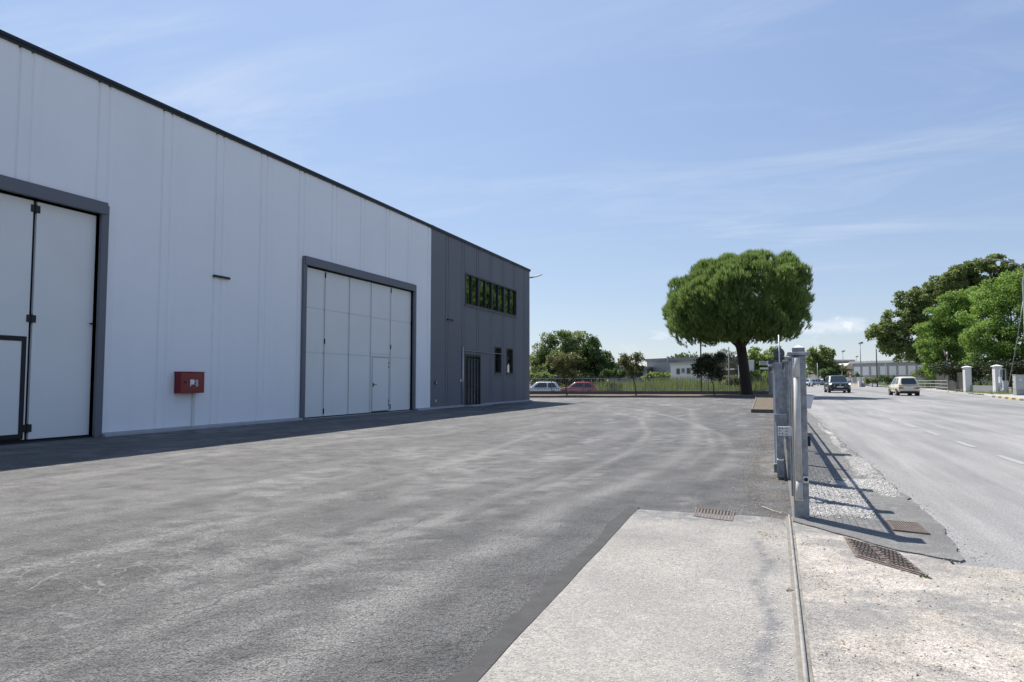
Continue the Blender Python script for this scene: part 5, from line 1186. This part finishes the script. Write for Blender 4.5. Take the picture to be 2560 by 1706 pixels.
# round speed signs
rs = thing('speed_sign','two round red ringed speed signs on one post by the roadside wall','traffic sign',(*P(2125,130),0))
x, y = P(2125,130); m = MB(); m.tube([(x,y,-.05),(x,y,Zr(930,130))],.04,6); m.build('pole',MAT['galv'],rs)
for row in (933.5,941.5):
    c = V(2125,row,129.9); m = MB(); m.disc(c,_fh,.30,.03,20); dd = m.build('ring',MAT['sred'],rs); m = MB(); c = V(2125,row,129.87); m.disc(c,_fh,.20,.03,20); m.build('face',MAT['bgwhite'],dd)
# roadside wall and block
rw = thing('roadside_wall','low cream rendered wall at the bend behind the dark car','wall',(*P(2115,128),0))
m = MB(); a_, b_ = P(2080,134), P(2146,124); m.prism([a_,b_,(b_[0],b_[1]+.3),(a_[0],a_[1]+.3)],-.05,.62); m.build('wall_body',MAT['cream'],rw)
m = MB(); m.prism([(a_[0],a_[1]-.05),(b_[0],b_[1]-.05),(b_[0],b_[1]+.35),(a_[0],a_[1]+.35)],.622,.70); m.build('coping',MAT['conc'],rw)
bl = thing('concrete_block','pale concrete block at the end of the roadside wall','block',(*P(2152,122),0))
x, y = P(2146.5,122); m = MB(); m.obox((x,y,0),(.35,.5,1.05),YAW,z0=-.05); m.build('pier',MAT['bgwhite'],bl); x, y = P(2154,122); m = MB(); m.obox((x,y,0),(.75,.5,.72),YAW,z0=-.05); m.build('base',MAT['conc'],bl)
# roadside metal panel fence
mf = thing('panel_fence','grey metal panel fence behind the roadside wall','fence',(*P(2150,140),0))
for k in range(12):
    a_ = 2100+k*10; q = [P(a_,150-k*1.2),P(a_+9.6,150-(k+1)*1.2+.05)]; m = MB(); m.prism([q[0],q[1],(q[1][0],q[1][1]+.06),(q[0][0],q[0][1]+.06)],0,1.85 if k < 6 else 1.5); m.build('panel',MAT['railm' if k % 3 else 'shutter'],mf)

# ---- far buildings
def block(name,label,a0_,a1_,dep0,dep1,z0,z1,depth,mat,roofmat,openings=(),par=.35,roofh=.25,cat='building'):
    p, q = P(a0_,dep0), P(a1_,dep1); c = ((p[0]+q[0])/2,(p[1]+q[1])/2,z0); t = thing(name,label,cat,c)
    d = Vector((q[0]-p[0],q[1]-p[1])); L = d.length; d.normalize(); nrm = Vector((-d.y,d.x))
    W = lambda s_, o_: (p[0]+d.x*s_+nrm.x*o_, p[1]+d.y*s_+nrm.y*o_)
    m = MB(); m.prism([W(0,0),W(L,0),W(L,depth),W(0,depth)],z0-.3,z1); m.build('wall',mat,t)
    m = MB(); m.prism([W(-par,-par),W(L+par,-par),W(L+par,depth+par),W(-par,depth+par)],z1+.002,z1+roofh); m.build('roof',roofmat,t)
    for nm,f0,f1,za,zb2,om in openings:
        m = MB(); m.prism([W(f0*L,-.05),W(f1*L,-.05),W(f1*L,.1),W(f0*L,.1)],za,zb2); o = m.build(nm,om,t)
        if nm == 'window': m = MB(); m.prism([W(f0*L-.06,-.09),W(f1*L+.06,-.09),W(f1*L+.06,-.052),W(f0*L-.06,-.052)],za-.1,za-.01); m.build('sill',MAT['conc'],o)
    return t
zz = lambda b, dep: Zr(b,dep)
block('industrial_hall','flat roofed grey concrete hall behind the second young tree',1617,1770,122,108,-.2,zz(905,122),18,MAT['conc'],MAT['concd'],[('roller_door',.22,.375,-.1,zz(930,118),MAT['shutter']),('window',.0,.06,zz(944,121),zz(932,121),MAT['dkwin']),('vent_strip',.42,.55,zz(905.5,115),zz(903.5,115),MAT['concd'])],.2,.5)
m = MB(); c = V(1671,896,115); m.tube([(c[0],c[1],c[2]-1),(c[0],c[1],c[2]+.25)],.18,8); tag(m.build('chimney_pipe',MAT['concd']),'short dark flue on the grey hall roof','flue')
block('annex','white single storey annex with square windows left of the dark young tree',1676,1752,104,101,-.2,zz(911,103),4,MAT['bgwhite'],MAT['galv_l'],[('window',.20,.31,zz(935,103),zz(922,103),MAT['dkwin']),('window',.37,.47,zz(931,103),zz(921.5,103),MAT['shutter']),('window',.54,.66,zz(934,103),zz(921,103),MAT['dkwin'])],.15,.12)
block('grey_house','low grey house with dark openings between the two young trees',1525,1616,118,116,-.2,zz(922,117),12,MAT['concd'],MAT['concd'],[('window',.72,.90,zz(944,117),zz(932,117),MAT['dkwin']),('window',.30,.45,zz(944,117),zz(934,117),MAT['dkwin'])],.3,.35)
block('white_shed','pale shed roof showing above the low grey house',1528,1580,140,140,-.2,zz(908,140),10,MAT['bgwhite'],MAT['bgwhite'],[('roof_band',.4,.95,zz(917,140),zz(914,140),MAT['galv_l'])],.1,.15)
m = MB(); c = V(1523,925,112); m.tube([(c[0],c[1],0),V(1523,903,112),V(1520,900,112)],.22,8); tag(m.build('flue',MAT['concd'],smooth=True),'bent grey flue pipe right of the large dark tree','flue')
block('stone_hut','low brown hut wall behind the pine trunk',1838,1868,66,66,-.1,zz(925,66),4,MAT['brick_brown'] if 'brick_brown' in MAT else MAT['soil'],MAT['concd'],[],.15,.15)
# long white warehouse on the right
ops = []
for k in range(9): ops.append(('wall_bay',.03+k*.106,.03+k*.106+.078,zz(938,175),zz(915,175),MAT['bgwhite']))
block('long_warehouse','long white warehouse with a pale roof edge behind the roadside trees',2129,2350,188,165,-.1,zz(907,178),20,MAT['conc'],MAT['bgwhite'],ops,.5,.55)
ops = [('window',.18,.30,zz(916,205),zz(908,205),MAT['dkwin']),('window',.36,.48,zz(916,205),zz(908,205),MAT['dkwin']),('window',.54,.66,zz(916,205),zz(908,205),MAT['dkwin']),('window',.72,.84,zz(916,205),zz(908,205),MAT['dkwin'])]
block('grey_flats','grey flat roofed building with a window band beyond the dark car',2068,2128,205,205,-.1,zz(904,205),14,MAT['concd'],MAT['railm'],ops,.8,.5)
gh = thing('gabled_house','small cream gabled house left of the white warehouse','house',(*P(2122,165),0))
p, q = P(2115.5,165), P(2129.5,165); pk_ = P(2123.5,165); hw_ = zz(914,165); hp = zz(908,165); B = 8
dv = (_fh[0]*B,_fh[1]*B)
m = MB(); m.prism([p,q,(q[0]+dv[0],q[1]+dv[1]),(p[0]+dv[0],p[1]+dv[1])],-.1,hw_); m.build('wall',MAT['cream'],gh)
m = MB(); a3 = [(p[0],p[1],hw_+.002),(q[0],q[1],hw_+.002),(pk_[0],pk_[1],hp)]; m.add(a3+[(x+dv[0],y+dv[1],z) for x,y,z in a3],[(0,1,2),(5,4,3),(1,4,5,2),(2,5,3,0),(0,3,4,1)]); m.build('roof',MAT['cream'],gh)
m = MB(); e1, e2 = P(2100,163), P(2131,163); m.prism([e1,e2,(e2[0],e2[1]+.6),(e1[0],e1[1]+.6)],zz(927,163),zz(923,163)); m.build('porch_roof',MAT['brownroof'],gh)
m = MB(); c1 = P(2104,163.3); m.tube([(c1[0],c1[1],-.1),(c1[0],c1[1],zz(927,163))],.12,6); m.build('porch_column',MAT['cream'],gh); c1 = P(2128,163.3); m = MB(); m.tube([(c1[0],c1[1],-.1),(c1[0],c1[1],zz(927,163))],.12,6); m.build('porch_column',MAT['cream'],gh)

# ================================================================ SMALL LOOSE MATTER
def pebbles(name, label, pts, rad, mat, flat=.6):
    n = len(pts); r = rad*rng.uniform(.5,1.4,(n,1,1))*rng.uniform(.7,1.3,(n,6,1))
    base = np.array([(1,0,0),(-1,0,0),(0,1,0),(0,-1,0),(0,0,1),(0,0,-1)],float)*np.array([1,1,flat]); a = rng.uniform(0,6.28,n); ca, sa = np.cos(a), np.sin(a)
    v = base[None]*r; x = v[...,0]*ca[:,None]-v[...,1]*sa[:,None]; y = v[...,0]*sa[:,None]+v[...,1]*ca[:,None]; v = np.stack([x,y,v[...,2]],-1)+pts[:,None,:]
    F = np.array([(0,2,4),(2,1,4),(1,3,4),(3,0,4),(2,0,5),(1,2,5),(3,1,5),(0,3,5)]); o = fast_mesh(name,v[:,F].reshape(-1,3),3,MAT[mat]); return tag(o,label,'gravel',kind='stuff')
def scatter(n, x0, x1, y0, y1, z, f=None):
    x = rng.uniform(x0,x1,n); y = rng.uniform(y0,y1,n)
    if f is not None: k = rng.random(n) < f(x,y); x, y = x[k], y[k]
    return np.stack([x,y,np.full(len(x),z)],1)
gm = lambda x, y: gravel_mask(x,y)**1.2
pebbles('gravel_chips','white limestone chips spread over the footway by the gate',scatter(26000,.25,1.14,6.25,16,.021,gm),.0085,'pebble')
pebbles('gravel_chips','grey chips mixed into the footway gravel',scatter(9000,.25,1.14,6.25,14,.021,gm),.009,'grit')
pebbles('forecourt_grit','loose pale grit on the dusty forecourt',scatter(3000,.14,1.6,2.4,5.6,.007),.0034,'pebble')
pebbles('forecourt_stones','scattered grey stones on the dusty forecourt',scatter(500,.14,1.6,2.4,5.6,.008,lambda x,y: fbm(x,y,2,5)**2),.006,'grit')
pebbles('apron_chips','exposed pale aggregate chips on the concrete apron',scatter(7000,-1.07,.04,1.9,6.1,.006),.0034,'pebble',.25)
pebbles('apron_chips','exposed grey aggregate chips on the concrete apron',scatter(3500,-1.07,.04,1.9,6.1,.006),.0034,'grit',.25)
pebbles('yard_grit','tiny pale stones strewn over the asphalt yard',np.concatenate([scatter(260,-6,-.2,2,14,.004),scatter(800,-.45,.05,6.2,16,.004)]),.0045,'pebble')
pebbles('edge_rubble','crumbled asphalt lumps along the broken footway edge',scatter(5200,.98,1.42,5.0,24,.004,lambda x,y: np.exp(-((x-1.19)/.06)**2)*fbm(x,y,2,17)),.007,'grit')
# pine needle and leaf litter
def litter(name,label,pts,l,w):
    n = len(pts); a = rng.uniform(0,6.28,n); ax = np.stack([np.cos(a),np.sin(a),rng.uniform(0,.3,n)],1); nn = np.tile([0.,0.,1.],(n,1))+rng.normal(0,.3,(n,3)); o = fast_mesh(name,kites(pts,ax,nn,l,w),4,MAT['dry']); return tag(o,label,'litter',kind='stuff')
litter('needle_litter','brown pine needles and dry leaves along the inside of the fence',np.concatenate([scatter(1500,-.35,.08,6.3,22,.007,lambda x,y: fbm(x,y,2.5,3)**2.5*4),scatter(400,-.3,.05,4.6,6.2,.011,lambda x,y: (fbm(x,y,4,13)>.58)*.8)]),.035,.008)
litter('dry_stalks','dry stalks and leaf crumbs on the forecourt',scatter(170,.14,1.2,3,5.6,.012,lambda x,y: fbm(x,y,4,23)**2*1.6),.03,.008)
def flat_leaf(label, x, y, z, l, w, a):
    m = MB(); n = 10; pts = []
    for k in range(n): t_ = 2*math.pi*k/n; pts.append((x+math.cos(t_)*l*math.cos(a)-math.sin(t_)*w*math.sin(a), y+math.cos(t_)*l*math.sin(a)+math.sin(t_)*w*math.cos(a), z+.006*math.cos(2*t_)))
    m.add(pts+[(x,y,z+.009)],[(k,(k+1)%n,n) for k in range(n)]); o = m.build('fallen_leaf',MAT['dryleaf']); tag(o,label,'leaf')
MAT['dryleaf'] = pmat('bleached_leaf',(.55,.47,.34),.8,var=.2,scale=40)
flat_leaf('bleached tan leaf lying left of the gate rail',.045,4.07,.012,.022,.013,.5)
m = MB(); m.tube([(-.13,6.62,.012),(-.04,6.42,.016),(.03,6.35,.014)],.0035,5); tag(m.build('dry_twig',MAT['dryleaf']),'thin dry twig on the asphalt by the end of the gate rail','twig')
m = MB()
pts = scatter(26,.76,.82,4.58,4.63,.006); o = fast_mesh('weed_tuft',kites(pts,np.tile([0,0,1.],(len(pts),1))+rng.normal(0,.5,(len(pts),3)),rand_dirs(len(pts)),.016,.006),4,MAT['bush']); tag(o,'small green weed at the corner of the inspection cover','weed')
